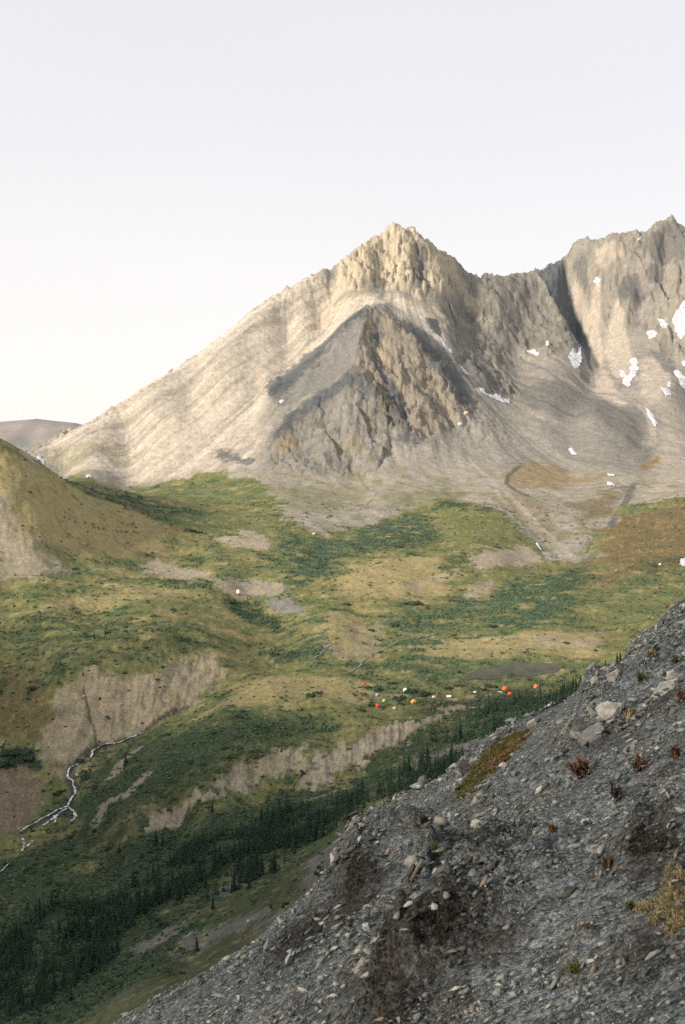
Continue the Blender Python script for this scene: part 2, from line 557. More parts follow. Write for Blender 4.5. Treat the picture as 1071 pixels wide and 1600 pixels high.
# mountain zone: everything above the foot of the scree, out to the far side
FOOT = [(-250, 735, 1600), (0, 714, 1660), (40, 714), (70, 735), (100, 748), (160, 757), (220, 761), (290, 752), (340, 738), (400, 744), (440, 778), (455, 815),
        (500, 836), (540, 830), (600, 806), (660, 792), (700, 782), (760, 792), (800, 808), (840, 862), (905, 882), (935, 845), (960, 805), (1000, 786), (1071, 778), (1250, 775)]
M_ZONE = mask(FOOT + [(1300, 300, 4200), (-300, 650, 4200)], soft=0.004, warp=0.016, freq=1 / 90.)
M_HI = mask([(-250, 730, 1650), (40, 716), (150, 735), (300, 735), (430, 740), (560, 735), (700, 735), (800, 735), (900, 735), (1000, 745), (1250, 750), (1300, 300, 4200), (-300, 650, 4200)],
            soft=0.03, warp=0.01)
CLIFF = mask([(520, 450), (535, 410), (575, 378, 2290), (617, 352, 2310), (660, 376, 2330), (705, 408, 2350), (720, 440), (700, 470), (650, 470), (600, 455), (560, 452)], soft=0.1, warp=0.12)
DARKROCK = mask([(690, 500), (700, 455), (730, 432, 2420), (800, 432, 2450), (840, 440), (890, 510), (905, 545), (860, 560), (800, 545), (800, 620), (760, 610), (720, 560)], soft=0.1, warp=0.12)
SPURF = mask([(575, 482), (640, 520), (690, 560), (735, 640), (725, 665), (660, 690), (600, 660), (560, 580)], soft=0.1, warp=0.12)
RMASS = mask([(880, 405, 2530), (920, 376, 2500), (1045, 345, 2500), (1200, 350, 2530), (1200, 560), (1040, 560), (1000, 480), (960, 520), (930, 450), (905, 470)], soft=0.08, warp=0.12)

# relief: gullies radiate from the summit, crags on the cliffs, hummocks in the valley
px0, py0, _ = pt(617, 350, 2300)
ang = np.arctan2(XX - px0, -(YY - py0)).astype(np.float32)
rad = np.hypot(XX - px0, YY - py0).astype(np.float32)
wob = fbm(XX / 240, YY / 240, 3) * 0.10
gl = ridged(ang * 9 + wob * 5, rad / 700, 4)
gl2 = ridged(ang * 30 + wob * 8, rad / 500 + 7, 4, .6)
far_r = sstep(700, 820, XX + 0.0 * YY)      # right massif drains straight down
gl3 = ridged(XX / 55 + wob * 6, YY / 260, 4)
leftface = mask([(560, 450), (480, 440, 2200), (330, 545, 2060), (200, 625, 1920), (60, 700, 1730), (40, 716), (100, 745), (300, 750), (400, 735), (420, 640), (420, 612), (500, 545), (570, 482)], soft=0.1, warp=0.05)
hi = M_HI
rel = hi * ((gl * 3.0 + gl2 * 1.6) * (0.06 + 0.94 * (1 - leftface)))
LOWSPUR = mask([(550, 585), (600, 630), (650, 695), (570, 745), (450, 740), (420, 700), (470, 655)], soft=0.2, warp=0.2)
crag = np.clip(CLIFF * 1.2 + DARKROCK * 0.55 + SPURF * 0.8 + RMASS * 0.75 + LOWSPUR * 0.4, 0, 1.2)
rel += crag * (ridged(XX / 42 + wob * 5, YY / 130, 4, 0.55) * 8 + fbm(XX / 22, YY / 26, 4, 0.6) * 3)
_m = (crag > .02)
_w1 = fbm(XX / 40, YY / 40, 3) * 9
_fa = np.zeros_like(XX)
_fa[_m] = facets((XX[_m] + _w1[_m]) / 34, (YY[_m] - _w1[_m]) / 60) * 12 + facets((XX[_m] + _w1[_m]) / 14 + 40, YY[_m] / 26, 9) * 6
rel += crag * _fa
rel += CLIFF * (ridged(XX / 24, YY / 120 + 3, 3, 0.5) * 4)
rel += crag * (ridged(XX / 13 + wob * 3, YY / 34, 4, 0.65) * 1.4 + ridged(XX / 30 + YY / 60, YY / 22 - XX / 80, 3, .6) * 2.5)
rel += hi * (fbm(XX / 60, YY / 60, 5, 0.6) * 3.0 + ridged(XX / 24, YY / 30, 4, 0.65) * 1.0)
for _l in (SKY_R, SKY_L, SPUR_R):                 # broken teeth along the crests
    _d = seg_dist(XX, YY, plan(_l))
    rel *= 1 - .75 * np.exp(-_d / 30)
    rel += np.exp(-_d / 40) * (facets(XX / 24 + 5, YY / 40) * (8 if _l is SKY_R else 4) + facets(XX / 9, YY / 14, 3) * 3.5)
val = 1 - hi
near = np.clip((YY - 150) / 350, 0.25, 1)
rel += val * near * (fbm(XX / 85, YY / 85, 3) * 4.2 + fbm(XX / 30 + 9, YY / 24, 4, 0.55) * 2.6 + ridged(XX / 48 + wob * 8, YY / 26, 3) * 0.9)
Z = (Z0 + rel).astype(np.float32)

# banks cut by the stream: bare ribs
BLUFF = mask([(100, 1075), (132, 1040), (165, 1055), (215, 1060), (245, 1050), (270, 1030), (330, 1022), (350, 1045), (340, 1070), (300, 1105), (270, 1112), (215, 1150), (150, 1166),
              (120, 1200), (90, 1215), (60, 1165), (80, 1120)], soft=0.08, warp=0.16, freq=1 / 9.)
BANK2 = mask([(0, 1195), (50, 1205), (75, 1225), (65, 1265), (30, 1295), (-60, 1320), (-60, 1195)], soft=0.1, warp=0.15, freq=1 / 9.)
SCARP = [mask([(470, 1200), (560, 1150), (640, 1125), (650, 1135), (610, 1165), (540, 1205), (490, 1235), (475, 1225)], soft=0.1, warp=0.3, freq=1 / 7.),
         mask([(330, 1225), (380, 1198), (440, 1170), (480, 1165), (470, 1195), (420, 1215), (360, 1235), (335, 1245)], soft=0.1, warp=0.3, freq=1 / 7.),
         mask([(225, 1290), (260, 1262), (320, 1235), (335, 1245), (290, 1275), (240, 1300)], soft=0.1, warp=0.35, freq=1 / 7.)]
SC_ALL = np.clip(sum(SCARP), 0, 1)
Z += np.clip(BLUFF + BANK2 + SC_ALL, 0, 1) * (ridged(XX / 8, YY / 45, 4, 0.6) * 2.0 - 0.9)

# ------------------------------------------------------------------ ground cover (material colour of each kind of ground, with some shade put in)
CREAM = (.46, .395, .31); GREY = (.225, .208, .178); PALE = (.47, .41, .335); TAN = (.40, .325, .23)
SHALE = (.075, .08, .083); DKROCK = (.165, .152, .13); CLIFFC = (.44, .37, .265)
OLIVE = (.160, .160, .058); STRAW = (.34, .272, .128); HEATH = (.160, .112, .050); GREEN = (.084, .124, .050); DEEP = (.027, .050, .027); WILLOW = (.056, .108, .066)
BARE = (.345, .28, .19); SILT = (.345, .29, .215); PEAT = (.052, .047, .030); ORANGE = (.23, .135, .035); MUD = (.105, .098, .072)

n1 = fbm(XX / 140, YY / 140, 4); n2 = fbm(XX / 34 + 5, YY / 28, 5, 0.6); n3 = fbm(XX / 9, YY / 7 + 3, 4, 0.6)
COV = np.empty(XX.shape + (3,), np.float32)
COV[:] = OLIVE


LEAFY = np.full(XX.shape, 0.06, np.float32)          # how much low scrub grows there
SCRUB = {DEEP: 1.0, WILLOW: 0.85, GREEN: 0.22, OLIVE: 0.06, STRAW: 0.02, HEATH: 0.06, PEAT: 0.35}


def lay(m, col, k=1.0):
    global COV, LEAFY
    b = np.clip(m * k, 0, 1)
    LEAFY = LEAFY * (1 - b) + SCRUB.get(tuple(col), 0.0) * b
    a = np.clip(m * k, 0, 1)[..., None]
    COV = (COV * (1 - a) + np.array(col, np.float32) * a).astype(np.float32)


# valley: mixed tundra
lay(sstep(0.08, 0.45, n2 + 0.4 * n3), STRAW, 0.72)
lay(sstep(-0.1, 0.35, -n2 + 0.5 * n3 - 0.05), GREEN, 0.85)
lay(sstep(0.15, 0.5, n1 + 0.5 * n3), HEATH, 0.5)
lay(sstep(0.22, 0.42, -n2 * 0.6 + 0.8 * fbm(XX / 14 + 40, YY / 10, 4, 0.6)), DEEP, 0.8)


def P(col, pts, k=0.9, soft=0.15, warp=0.3, **kw):
    m = mask(pts, soft, warp, **kw)
    if col in (DEEP, WILLOW, GREEN):                   # scrub grows in drifts and leaves gaps
        o_ = random.random() * 90
        m = m * sstep(-0.22, 0.10, fbm(XX / 21 + o_, YY / 15, 4, .62) + .25 * n3) 
        if col == WILLOW: lay(m * sstep(0.1, .3, ridged(XX / 17 + o_, YY / 9, 3, .6)), DEEP, .75); k = k * .8
    lay(m, col, k)
    return m


# left hill
m_hill = P((.36, .275, .125), [(-60, 690, 940), (0, 700, 950), (60, 722, 1000), (180, 790), (280, 830), (250, 860), (120, 870), (0, 860), (-60, 860)], 0.75)
lay(m_hill * sstep(0.0, .35, n3 + n2), (.25, .235, .09), .7); lay(m_hill * sstep(.1, .4, -n3 - .6 * n2), (.17, .125, .05), .7)
P(STRAW, [(0, 720), (60, 735), (150, 800), (200, 840), (60, 850), (0, 800)], 0.45)
P(SILT, [(-60, 770), (10, 775), (40, 820), (70, 860), (95, 885), (70, 905), (0, 905), (-60, 905)], 0.75, 0.2, 0.25)
P(GREEN, [(60, 728, 1300), (110, 752, 1400), (160, 762), (240, 775), (330, 790), (430, 790), (440, 760), (400, 745), (340, 740), (290, 754), (220, 764), (160, 760), (100, 750)], 0.6, 0.1, 0.15)
P(GREEN, [(130, 770), (200, 780), (300, 795), (420, 820), (440, 840), (380, 850), (300, 830), (220, 800)], 0.6)
P(DEEP, [(110, 758), (160, 768), (250, 786), (330, 800), (330, 806), (230, 795), (140, 775)], 0.8, 0.2, 0.4)
P(OLIVE, [(300, 790), (400, 800), (440, 830), (360, 830)], 0.6)
for q in ([(340, 838), (370, 838), (425, 850), (428, 858), (380, 856), (345, 848)], [(370, 826), (400, 832), (428, 852), (400, 850), (378, 838)],
          [(225, 875), (250, 870), (320, 890), (330, 905), (270, 902), (230, 895)], [(340, 905), (400, 902), (450, 915), (452, 930), (400, 930), (345, 924)]):
    P(SILT, q, 0.9, 0.15, 0.3, freq=1 / 20.)
P((.20, .19, .17), [(412, 938), (445, 932), (478, 948), (475, 962), (430, 955)], 0.95, 0.1, 0.3, freq=1 / 12.)
for q in ([(285, 872), (320, 868), (325, 882), (295, 885)], [(290, 826), (312, 830), (335, 845), (315, 842)], [(400, 860), (440, 872), (445, 885), (410, 880)], [(250, 905), (330, 908), (335, 920), (255, 918)]):
    P(DEEP, q, 0.8, 0.3, 0.5, freq=1 / 15.)
# the bowl below the mountain
P(WILLOW, [(430, 850), (470, 840), (500, 838), (545, 845), (560, 850), (540, 885), (490, 905), (460, 920), (440, 915), (455, 890)], 0.85, 0.15, 0.3, freq=1 / 22.)
P(WILLOW, [(545, 835), (600, 815), (660, 805), (700, 815), (690, 835), (640, 850), (570, 860), (545, 855)], 0.8, 0.15, 0.4, freq=1 / 22.)
P(DEEP, [(555, 850), (620, 832), (680, 828), (700, 840), (620, 858), (560, 868)], 0.7, 0.2, 0.5, freq=1 / 18.)
P(OLIVE, [(690, 790), (790, 800), (825, 840), (800, 860), (720, 850), (690, 830)], 0.85, 0.15, 0.25)
P(GREEN, [(700, 800), (760, 805), (800, 850), (760, 855)], 0.3)
P(DEEP, [(685, 780), (740, 790), (795, 798), (830, 850), (820, 850), (785, 806), (735, 797), (690, 792)], 0.85, 0.25, 0.3)
P(STRAW, [(505, 905), (560, 885), (640, 865), (690, 870), (720, 900), (690, 930), (600, 935), (530, 930)], 0.85, 0.12, 0.25)
P(SILT, [(620, 915), (690, 893), (725, 890), (690, 910), (650, 922)], 0.55, 0.2, 0.4)
P(SILT, [(735, 872), (790, 858), (820, 852), (850, 870), (858, 880), (800, 885), (745, 895)], 0.9, 0.12, 0.25, freq=1 / 16.)
P(OLIVE, [(760, 890), (850, 878), (870, 885), (840, 910), (770, 920)], 0.7)
P(SILT, [(720, 935), (745, 910), (775, 905), (770, 920), (740, 940)], 0.6, 0.2, 0.4, freq=1 / 14.)
P(DEEP, [(695, 870), (735, 862), (740, 890), (710, 905), (690, 890)], 0.6, 0.3, 0.4)
P(SILT, [(520, 975), (600, 970), (600, 1000), (560, 1030), (510, 1025), (500, 1010), (540, 990)], 0.55, 0.2, 0.4, freq=1 / 14.)
P(STRAW, [(500, 960), (560, 960), (590, 990), (560, 1020), (520, 1020)], 0.6)
# flats on the right
P(WILLOW, [(700, 950), (760, 930), (830, 905), (880, 890), (920, 885), (925, 905), (900, 935), (900, 975), (820, 975), (740, 970), (620, 985), (600, 975)], 0.9, 0.12, 0.25, freq=1 / 24.)
P(DEEP, [(880, 890), (922, 882), (925, 915), (895, 925), (860, 915)], 0.6, 0.2, 0.3)
P(GREEN, [(600, 985), (700, 975), (800, 980), (900, 980), (900, 1000), (750, 1000), (620, 1005)], 0.7)
P(OLIVE, [(905, 945), (1000, 930), (1060, 930), (1000, 985), (910, 985)], 0.7)
P(GREEN, [(940, 905), (1071, 890), (1071, 960), (960, 985), (920, 960)], 0.5)
P(HEATH, [(920, 880), (940, 850), (965, 812), (1010, 795), (1071, 788), (1200, 780), (1200, 880), (1040, 890), (980, 910), (930, 915)], 0.85, 0.12, 0.2)
P(DEEP, [(985, 888), (1050, 868), (1071, 872), (1060, 890), (1000, 905)], 0.65, 0.3, 0.5)
P(STRAW, [(640, 1010), (720, 995), (800, 990), (880, 985), (950, 995), (930, 1020), (850, 1025), (760, 1030), (660, 1030)], 0.75, 0.15, 0.3)
P(SILT, [(790, 1005), (850, 995), (930, 1000), (940, 1012), (850, 1012)], 0.5, 0.3, 0.5)
P(WILLOW, [(400, 1010), (480, 990), (530, 1000), (500, 1030), (430, 1030)], 0.5, 0.2, 0.4, freq=1 / 14.)
P(WILLOW, [(560, 1040), (640, 1020), (730, 1035), (720, 1060), (640, 1060), (570, 1055)], 0.6, 0.2, 0.4, freq=1 / 14.)
P(GREEN, [(640, 1035), (730, 1030), (800, 1020), (900, 1025), (900, 1060), (760, 1066), (660, 1066)], 0.5)
# plateau on the left
P(STRAW, [(90, 930), (200, 915), (330, 925), (340, 940), (200, 940), (60, 960)], 0.6, 0.2, 0.3)
P(DEEP, [(0, 985), (60, 960), (110, 945), (180, 965), (300, 990), (380, 990), (380, 1005), (250, 1010), (180, 1030), (120, 1050), (60, 1080), (0, 1080)], 0.45, 0.2, 0.4, freq=1 / 12.)
P(DEEP, [(350, 935), (385, 935), (420, 960), (465, 990), (430, 990), (380, 970)], 0.9, 0.15, 0.3, freq=1 / 12.)
P(DEEP, [(420, 1030), (440, 1018), (480, 1018), (470, 1030), (435, 1040)], 0.9, 0.15, 0.3, freq=1 / 12.)
P(DEEP, [(0, 1160), (55, 1165), (68, 1200), (40, 1205), (0, 1200)], 0.95, 0.15, 0.3, freq=1 / 10.)
P(HEATH, [(0, 1040), (60, 1060), (90, 1110), (60, 1160), (0, 1150)], 0.6)
# camp bench and slopes below
P(STRAW, [(380, 1070), (460, 1055), (560, 1065), (640, 1085), (560, 1100), (460, 1090), (380, 1105), (330, 1110)], 0.75, 0.15, 0.3)
P(GREEN, [(300, 1130), (420, 1110), (560, 1110), (540, 1145), (420, 1170), (300, 1200), (240, 1220)], 0.6)
P(DEEP, [(270, 1150), (400, 1130), (520, 1130), (470, 1160), (340, 1200), (240, 1250), (160, 1300), (130, 1330), (60, 1400), (0, 1420), (0, 1350), (60, 1330), (140, 1260), (200, 1210)], 0.75, 0.15, 0.35, freq=1 / 10.)
P(PEAT, [(660, 1090), (740, 1085), (830, 1075), (930, 1060), (930, 1085), (850, 1095), (760, 1110), (690, 1120), (650, 1120)], 0.88, 0.2, 0.3)
P(DEEP, [(560, 1070), (640, 1075), (740, 1075), (800, 1070), (870, 1050), (930, 1045), (930, 1055), (850, 1068), (760, 1085), (640, 1095), (560, 1085)], 0.6, 0.25, 0.5, freq=1 / 10.)
P(DEEP, [(680, 1140), (760, 1100), (850, 1085), (960, 1065), (930, 1110), (840, 1125), (760, 1155), (690, 1175), (620, 1205), (560, 1245), (480, 1290), (400, 1340), (300, 1390), (200, 1440), (80, 1510),
          (-60, 1560), (-60, 1440), (60, 1400), (150, 1360), (250, 1310), (330, 1280), (420, 1255), (500, 1240), (590, 1195), (640, 1165)], 0.92, 0.1, 0.2, freq=1 / 14.)
P(GREEN, [(480, 1235), (560, 1215), (600, 1195), (560, 1240), (450, 1265), (380, 1275)], 0.5)
P(DEEP, [(-60, 1480), (100, 1450), (240, 1420), (320, 1400), (340, 1450), (280, 1500), (230, 1545), (190, 1600, 205), (-60, 1640, 205)], 0.9, 0.1, 0.2)
P((.062, .070, .033), [(640, 1215), (570, 1260), (545, 1290), (530, 1340), (500, 1400), (400, 1490), (240, 1580), (180, 1640, 200), (-60, 1640, 215), (60, 1560), (190, 1480), (300, 1420), (400, 1360), (500, 1300), (580, 1240)], 0.82, 0.15, 0.2, freq=1 / 18.)  # slope below the camera: its deep shade is put into this colour
P(DEEP, [(-60, 1340), (60, 1350), (160, 1330), (300, 1290), (420, 1250), (430, 1262), (330, 1310), (240, 1360), (100, 1430), (-60, 1470)], 0.8, 0.2, 0.4, freq=1 / 12.)
P(DEEP, [(120, 1185), (160, 1180), (210, 1160), (300, 1140), (420, 1130), (400, 1160), (300, 1200), (220, 1245), (150, 1300), (100, 1350), (40, 1350), (110, 1290), (130, 1240)], 0.8, 0.2, 0.4, freq=1 / 12.)
LUSH_SHADE = (.038, .060, .030); SCRUB[LUSH_SHADE] = 0.9  # dark scrub green with the lower left's deep shade painted in
P(LUSH_SHADE, [(-60, 1335), (30, 1345), (120, 1290), (140, 1215), (215, 1165), (330, 1135), (470, 1125), (540, 1145), (480, 1160), (400, 1185), (300, 1228), (220, 1285), (160, 1330), (60, 1400), (-60, 1430)], 0.72, 0.2, 0.3, freq=1 / 16.)
P(LUSH_SHADE, [(-60, 1380), (60, 1395), (180, 1330), (300, 1280), (420, 1240), (480, 1238), (560, 1205), (640, 1160), (700, 1120), (780, 1098), (900, 1075), (930, 1085), (850, 1120), (760, 1155), (640, 1210), (560, 1255), (470, 1310), (380, 1370), (280, 1430), (150, 1520), (-60, 1620)], 0.85, 0.15, 0.25, freq=1 / 16.)
P(LUSH_SHADE, [(-60, 1500), (120, 1480), (260, 1430), (300, 1450), (240, 1530), (180, 1620, 205), (-60, 1640, 215)], 0.8, 0.15, 0.25, freq=1 / 16.)
lay(SC_ALL, SILT, 0.9)
# scree streaks on the slope under the camera
for q in ([(640, 1190), (700, 1165), (760, 1150), (790, 1140), (720, 1185), (650, 1210)],
          [(480, 1345), (520, 1318), (560, 1300), (560, 1340), (500, 1380), (470, 1400)], [(270, 1480), (330, 1445), (400, 1420), (410, 1430), (350, 1462), (290, 1500)],
          [(400, 1420), (470, 1400), (510, 1385), (480, 1420), (430, 1445)], [(200, 1480), (280, 1440), (300, 1445), (230, 1490)], [(125, 1435), (190, 1400), (205, 1402), (150, 1440)],
          [(120, 1590, 222), (190, 1560), (215, 1580), (160, 1610, 215)], [(330, 1395), (390, 1365), (400, 1372), (350, 1400)]):
    P((.175, .165, .145), q, 0.85, 0.2, 0.5, freq=1 / 7.)
P(GREEN, [(400, 1390), (480, 1350), (530, 1310), (540, 1290), (480, 1320), (400, 1360), (340, 1395)], 0.6, 0.2, 0.3)
P(GREEN, [(330, 1435), (420, 1400), (480, 1385), (400, 1420), (300, 1470)], 0.5, 0.2, 0.4)
for q, wd in (([(505, 908), (560, 890), (640, 868), (700, 866)], 1.2), ([(500, 928), (570, 914), (640, 912)], .9), ([(530, 900), (600, 885), (650, 880)], .7), ([(560, 862), (620, 848), (690, 846), (720, 850)], 1.6), ([(610, 1008), (700, 996), (800, 988)], 1.4),
              ([(230, 870), (300, 868), (360, 880), (420, 885)], 1.2), ([(100, 925), (180, 905), (260, 905), (330, 912)], 1.4), ([(100, 800), (200, 830), (300, 845)], 1.0), ([(640, 985), (740, 972), (860, 975), (960, 985)], 1.8), ([(60, 985), (150, 960), (250, 965)], 1.2)):
    P(DEEP, q, 0.75, 0.5, 0.6, width=wd, closed=False)
for q, wd in (([(620, 985), (690, 1000), (740, 1020)], .8), ([(505, 895), (540, 885), (600, 872)], 1.0), ([(640, 1012), (740, 1000), (860, 993), (950, 988)], 1.0), ([(560, 1100), (600, 1085), (660, 1088), (740, 1088), (800, 1082)], .6)):
    P(SILT, q, 0.7, 0.5, 0.6, width=wd, closed=False)
lay(BLUFF, BARE, 0.95); lay(BANK2, (.21, .165, .11), 0.95); lay(SC_ALL, SILT, 0.9)
_rib = sstep(0.0, 0.6, -ridged(XX / 8, YY / 45, 4, 0.6))
lay(np.clip(BLUFF + SC_ALL + BANK2, 0, 1) * _rib, (.19, .16, .12), 0.5)
lay(np.clip(BLUFF + SC_ALL, 0, 1) * sstep(0.15, 0.5, n2 + .5 * n3), OLIVE, 0.6)
lay(BLUFF * sstep(0.0, 0.5, fbm(XX / 12 + 70, YY / 12, 4, 0.6)), (.16, .14, .105), 0.6)
for q, wd in (([(230, 1210), (200, 1240), (165, 1255), (150, 1285)], 2.2), ([(215, 1170), (190, 1190), (175, 1215)], 2.5), ([(480, 1250), (500, 1245), (540, 1232)], 1.2), ([(690, 1108), (720, 1105), (760, 1103)], 2.0),
              ([(600, 1160), (650, 1135), (700, 1115)], 1.6), ([(400, 1330), (430, 1315), (470, 1300)], 1.0)):
    P(SILT, q, 0.7, 0.3, 0.5, width=wd, closed=False)
P((.06, .055, .045), [(152, 1168), (146, 1135), (136, 1100), (131, 1078)], 0.8, 0.2, 0.1, width=0.7)
P((.055, .055, .045), [(290, 1106), (217, 1149), (150, 1172), (112, 1199), (107, 1216), (118, 1232), (107, 1262), (58, 1286), (30, 1304)], 0.85, 0.3, 0.3, width=1.8)
# drained pond with its pale rim
POND = [(722, 1062), (740, 1048), (775, 1040), (805, 1036), (850, 1037), (885, 1040), (870, 1050), (820, 1058), (770, 1062)]
m_pond = mask(POND, 0.06, 0.05)
lay(mask(POND, 0.3, 0.1), (.14, .115, .07), 0.7)
lay(m_pond, MUD, 0.95)

# mountains
zone = np.clip(M_ZONE, 0, 1)
rock = np.empty_like(COV); rock[:] = (.285, .25, .20)
COVV = COV
COV = rock
lay(M_HI, GREY, 0.75)
lay(sstep(-0.1, 0.5, n1), PALE, 0.25)
lay(M_HI * sstep(0.0, 0.4, fbm(ang * 16 + wob * 20, rad / 380, 4, .6)), (.155, .145, .125), 0.55)
lay(leftface, CREAM, 0.85)
st = fbm(ang * 26 + wob * 5, rad / 700, 4, 0.6)
lay(leftface * sstep(0.02, 0.3, st), (.52, .45, .36), 0.9)
st2 = fbm(ang * 75 + wob * 10, rad / 420 + 4, 4, 0.65)
lay(leftface * sstep(0.10, 0.30, -st - 0.15 * n2), (.25, .225, .185), 0.6)
lay(leftface * sstep(0.14, 0.34, st2), (.23, .205, .165), 0.6)
P(GREY, [(240, 612, 1950), (330, 555), (440, 470), (470, 460), (420, 520), (330, 600), (250, 650)], 0.35, 0.2, 0.2)
lay(CLIFF, CLIFFC, 0.9)
lay(CLIFF * sstep(0.02, 0.28, fbm(XX / 12 + n2, YY / 70, 5, 0.7)), (.19, .16, .12), 0.8)  # dark streaks paint shade between the ribs of the frontally lit cliff
P(CLIFFC, [(520, 450), (560, 458), (590, 450), (640, 470), (690, 480), (700, 500), (670, 500), (610, 480), (575, 470), (520, 490), (470, 520)], 0.6, 0.2, 0.2)
P((.24, .21, .165), [(520, 468), (550, 455), (600, 455), (595, 462), (560, 464), (525, 478)], 0.7, 0.2, 0.4, freq=1 / 20.)
m_sh = P((.165, .158, .145), [(575, 480), (600, 500), (570, 540), (545, 580), (500, 610), (440, 640), (415, 612), (440, 590), (500, 545), (550, 495)], 0.8, 0.08, 0.1)
P(SHALE, [(420, 606), (440, 590), (480, 560), (510, 545), (490, 570), (450, 605), (425, 622)], 0.8, 0.12, 0.25, freq=1 / 18.)
P(SHALE, [(550, 495), (575, 480), (580, 484), (540, 510), (500, 545), (490, 548)], 0.9, 0.15, 0.15)
P(SHALE, [(550, 570), (540, 590), (500, 615), (450, 650), (430, 680), (480, 660), (530, 620), (560, 600)], 0.75, 0.25, 0.25)
P((.20, .188, .162), [(550, 580), (600, 640), (640, 690), (560, 740), (460, 740), (420, 700), (480, 650)], 0.7, 0.2, 0.2)
lay(SPURF, (.24, .20, .15), 0.8)
lay(SPURF * sstep(0.05, 0.4, fbm(XX / 16 + 3, YY / 60, 4, 0.6)), (.135, .12, .095), 0.8)
P((.36, .29, .20), [(580, 500), (600, 520), (610, 570), (600, 590), (585, 550)], 0.6, 0.25, 0.3)
P(DKROCK, [(625, 512), (660, 515), (700, 560), (740, 610), (735, 640), (690, 580)], 0.8, 0.15, 0.25, freq=1 / 20.)
P(SHALE, [(545, 580), (580, 600), (620, 640), (660, 690), (640, 695), (590, 640), (550, 600)], 0.6, 0.25, 0.3)
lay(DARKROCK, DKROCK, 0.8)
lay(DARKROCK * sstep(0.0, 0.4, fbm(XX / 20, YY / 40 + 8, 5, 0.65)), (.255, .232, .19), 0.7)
P(CLIFFC, [(700, 420), (720, 425), (770, 500), (760, 510), (720, 460), (700, 460)], 0.6, 0.3, 0.3)
P((.27, .248, .21), [(740, 640), (790, 640), (830, 690), (800, 730), (720, 720), (680, 690)], 0.6, 0.2, 0.2)
P(SHALE, [(665, 495), (685, 500), (692, 525), (675, 520)], 0.95, 0.15, 0.2)
P(PALE, [(600, 455), (640, 470), (680, 500), (715, 560), (750, 610), (740, 615), (700, 550), (660, 505), (610, 480)], 0.6, 0.25, 0.2)
lay(RMASS, (.25, .225, .185), 0.8)
lay(RMASS * sstep(0.05, 0.4, fbm(XX / 30, YY / 50, 5, 0.65)), (.145, .138, .125), 0.7)
for q in ([(930, 440), (940, 435), (935, 480), (940, 540), (960, 600), (990, 650), (930, 610), (920, 560), (920, 500)], [(960, 470), (968, 470), (985, 540), (990, 590), (960, 590), (945, 540)],
          [(1010, 560), (1040, 560), (1050, 610), (1010, 640), (1000, 600)], [(890, 440), (905, 430), (925, 500), (918, 530)], [(930, 390), (960, 375), (975, 395), (940, 420)]):
    P((.40, .345, .275), q, 0.85, 0.15, 0.2)
P(SHALE, [(968, 445), (990, 440), (1010, 465), (990, 475), (970, 465)], 0.7, 0.2, 0.4)
P((.175, .17, .155), [(842, 425), (875, 416, 2535), (905, 480), (920, 545), (905, 548), (885, 505)], 0.7, 0.12, 0.1)  # first coat of the painted shade right of the rib
P((.21, .195, .17), [(850, 620), (930, 620), (1000, 640), (1025, 680), (1000, 720), (900, 710), (840, 670)], 0.7, 0.15, 0.2)
lay(mask([(900, 590), (960, 615), (1010, 645), (1028, 690), (1005, 730)], 0.3, 0.3, width=6), (.15, .14, .125), 0.6)
P((.46, .40, .325), [(590, 452), (640, 470), (680, 498), (715, 555), (748, 612), (738, 616), (700, 556), (655, 510), (600, 480), (575, 470)], 0.8, 0.12, 0.2)
P((.14, .135, .125), [(650, 374), (662, 378), (672, 408), (668, 440), (655, 455), (645, 440), (652, 410)], 0.85, 0.15, 0.35, freq=1 / 14.)  # shadow in the summit couloir, painted as dark rock colour
P(SHALE, [(664, 496), (684, 500), (692, 528), (676, 520)], 0.95, 0.1, 0.25, freq=1 / 14.)
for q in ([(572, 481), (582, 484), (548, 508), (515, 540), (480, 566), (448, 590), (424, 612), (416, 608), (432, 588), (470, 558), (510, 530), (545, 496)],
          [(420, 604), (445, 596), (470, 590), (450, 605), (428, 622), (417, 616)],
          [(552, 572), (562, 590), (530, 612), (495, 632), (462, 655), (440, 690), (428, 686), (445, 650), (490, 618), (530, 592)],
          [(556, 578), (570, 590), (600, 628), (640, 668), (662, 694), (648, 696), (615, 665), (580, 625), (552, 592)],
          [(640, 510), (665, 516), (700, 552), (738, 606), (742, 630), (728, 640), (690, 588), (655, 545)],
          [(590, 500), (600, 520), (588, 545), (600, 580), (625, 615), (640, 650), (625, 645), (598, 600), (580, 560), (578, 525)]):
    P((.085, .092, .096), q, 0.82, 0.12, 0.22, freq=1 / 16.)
P((.088, .10, .108), [(838, 422, 2495), (874, 414, 2535), (892, 450), (908, 495), (924, 548), (922, 572), (908, 572), (900, 545), (880, 500), (858, 455)], 0.92, 0.06, 0.08)  # shaded wedge right of the rib, its shadow painted bluish dark
P((.10, .10, .10), [(905, 560), (925, 575), (920, 600), (905, 590)], 0.8, 0.2, 0.3)
for q in ([(895, 392, 2515), (915, 380, 2500), (918, 420), (922, 470), (910, 450), (900, 425)], [(965, 440), (995, 430), (1015, 462), (1000, 480), (970, 470)], [(1010, 420), (1040, 415), (1035, 450), (1015, 445)],
          [(1000, 380), (1045, 345, 2500), (1071, 360, 2500), (1071, 400), (1030, 410), (1000, 400)], [(1015, 545), (1050, 560), (1070, 600), (1040, 580)], [(700, 540), (745, 560), (790, 600), (780, 625), (740, 605), (712, 570)]):
    P((.115, .112, .106), q, 0.75, 0.15, 0.3, freq=1 / 20.)
P((.135, .13, .118), [(800, 600), (860, 590), (930, 620), (1000, 645), (1026, 680), (1008, 730), (990, 690), (940, 660), (880, 650), (830, 640)], 0.7, 0.15, 0.2)
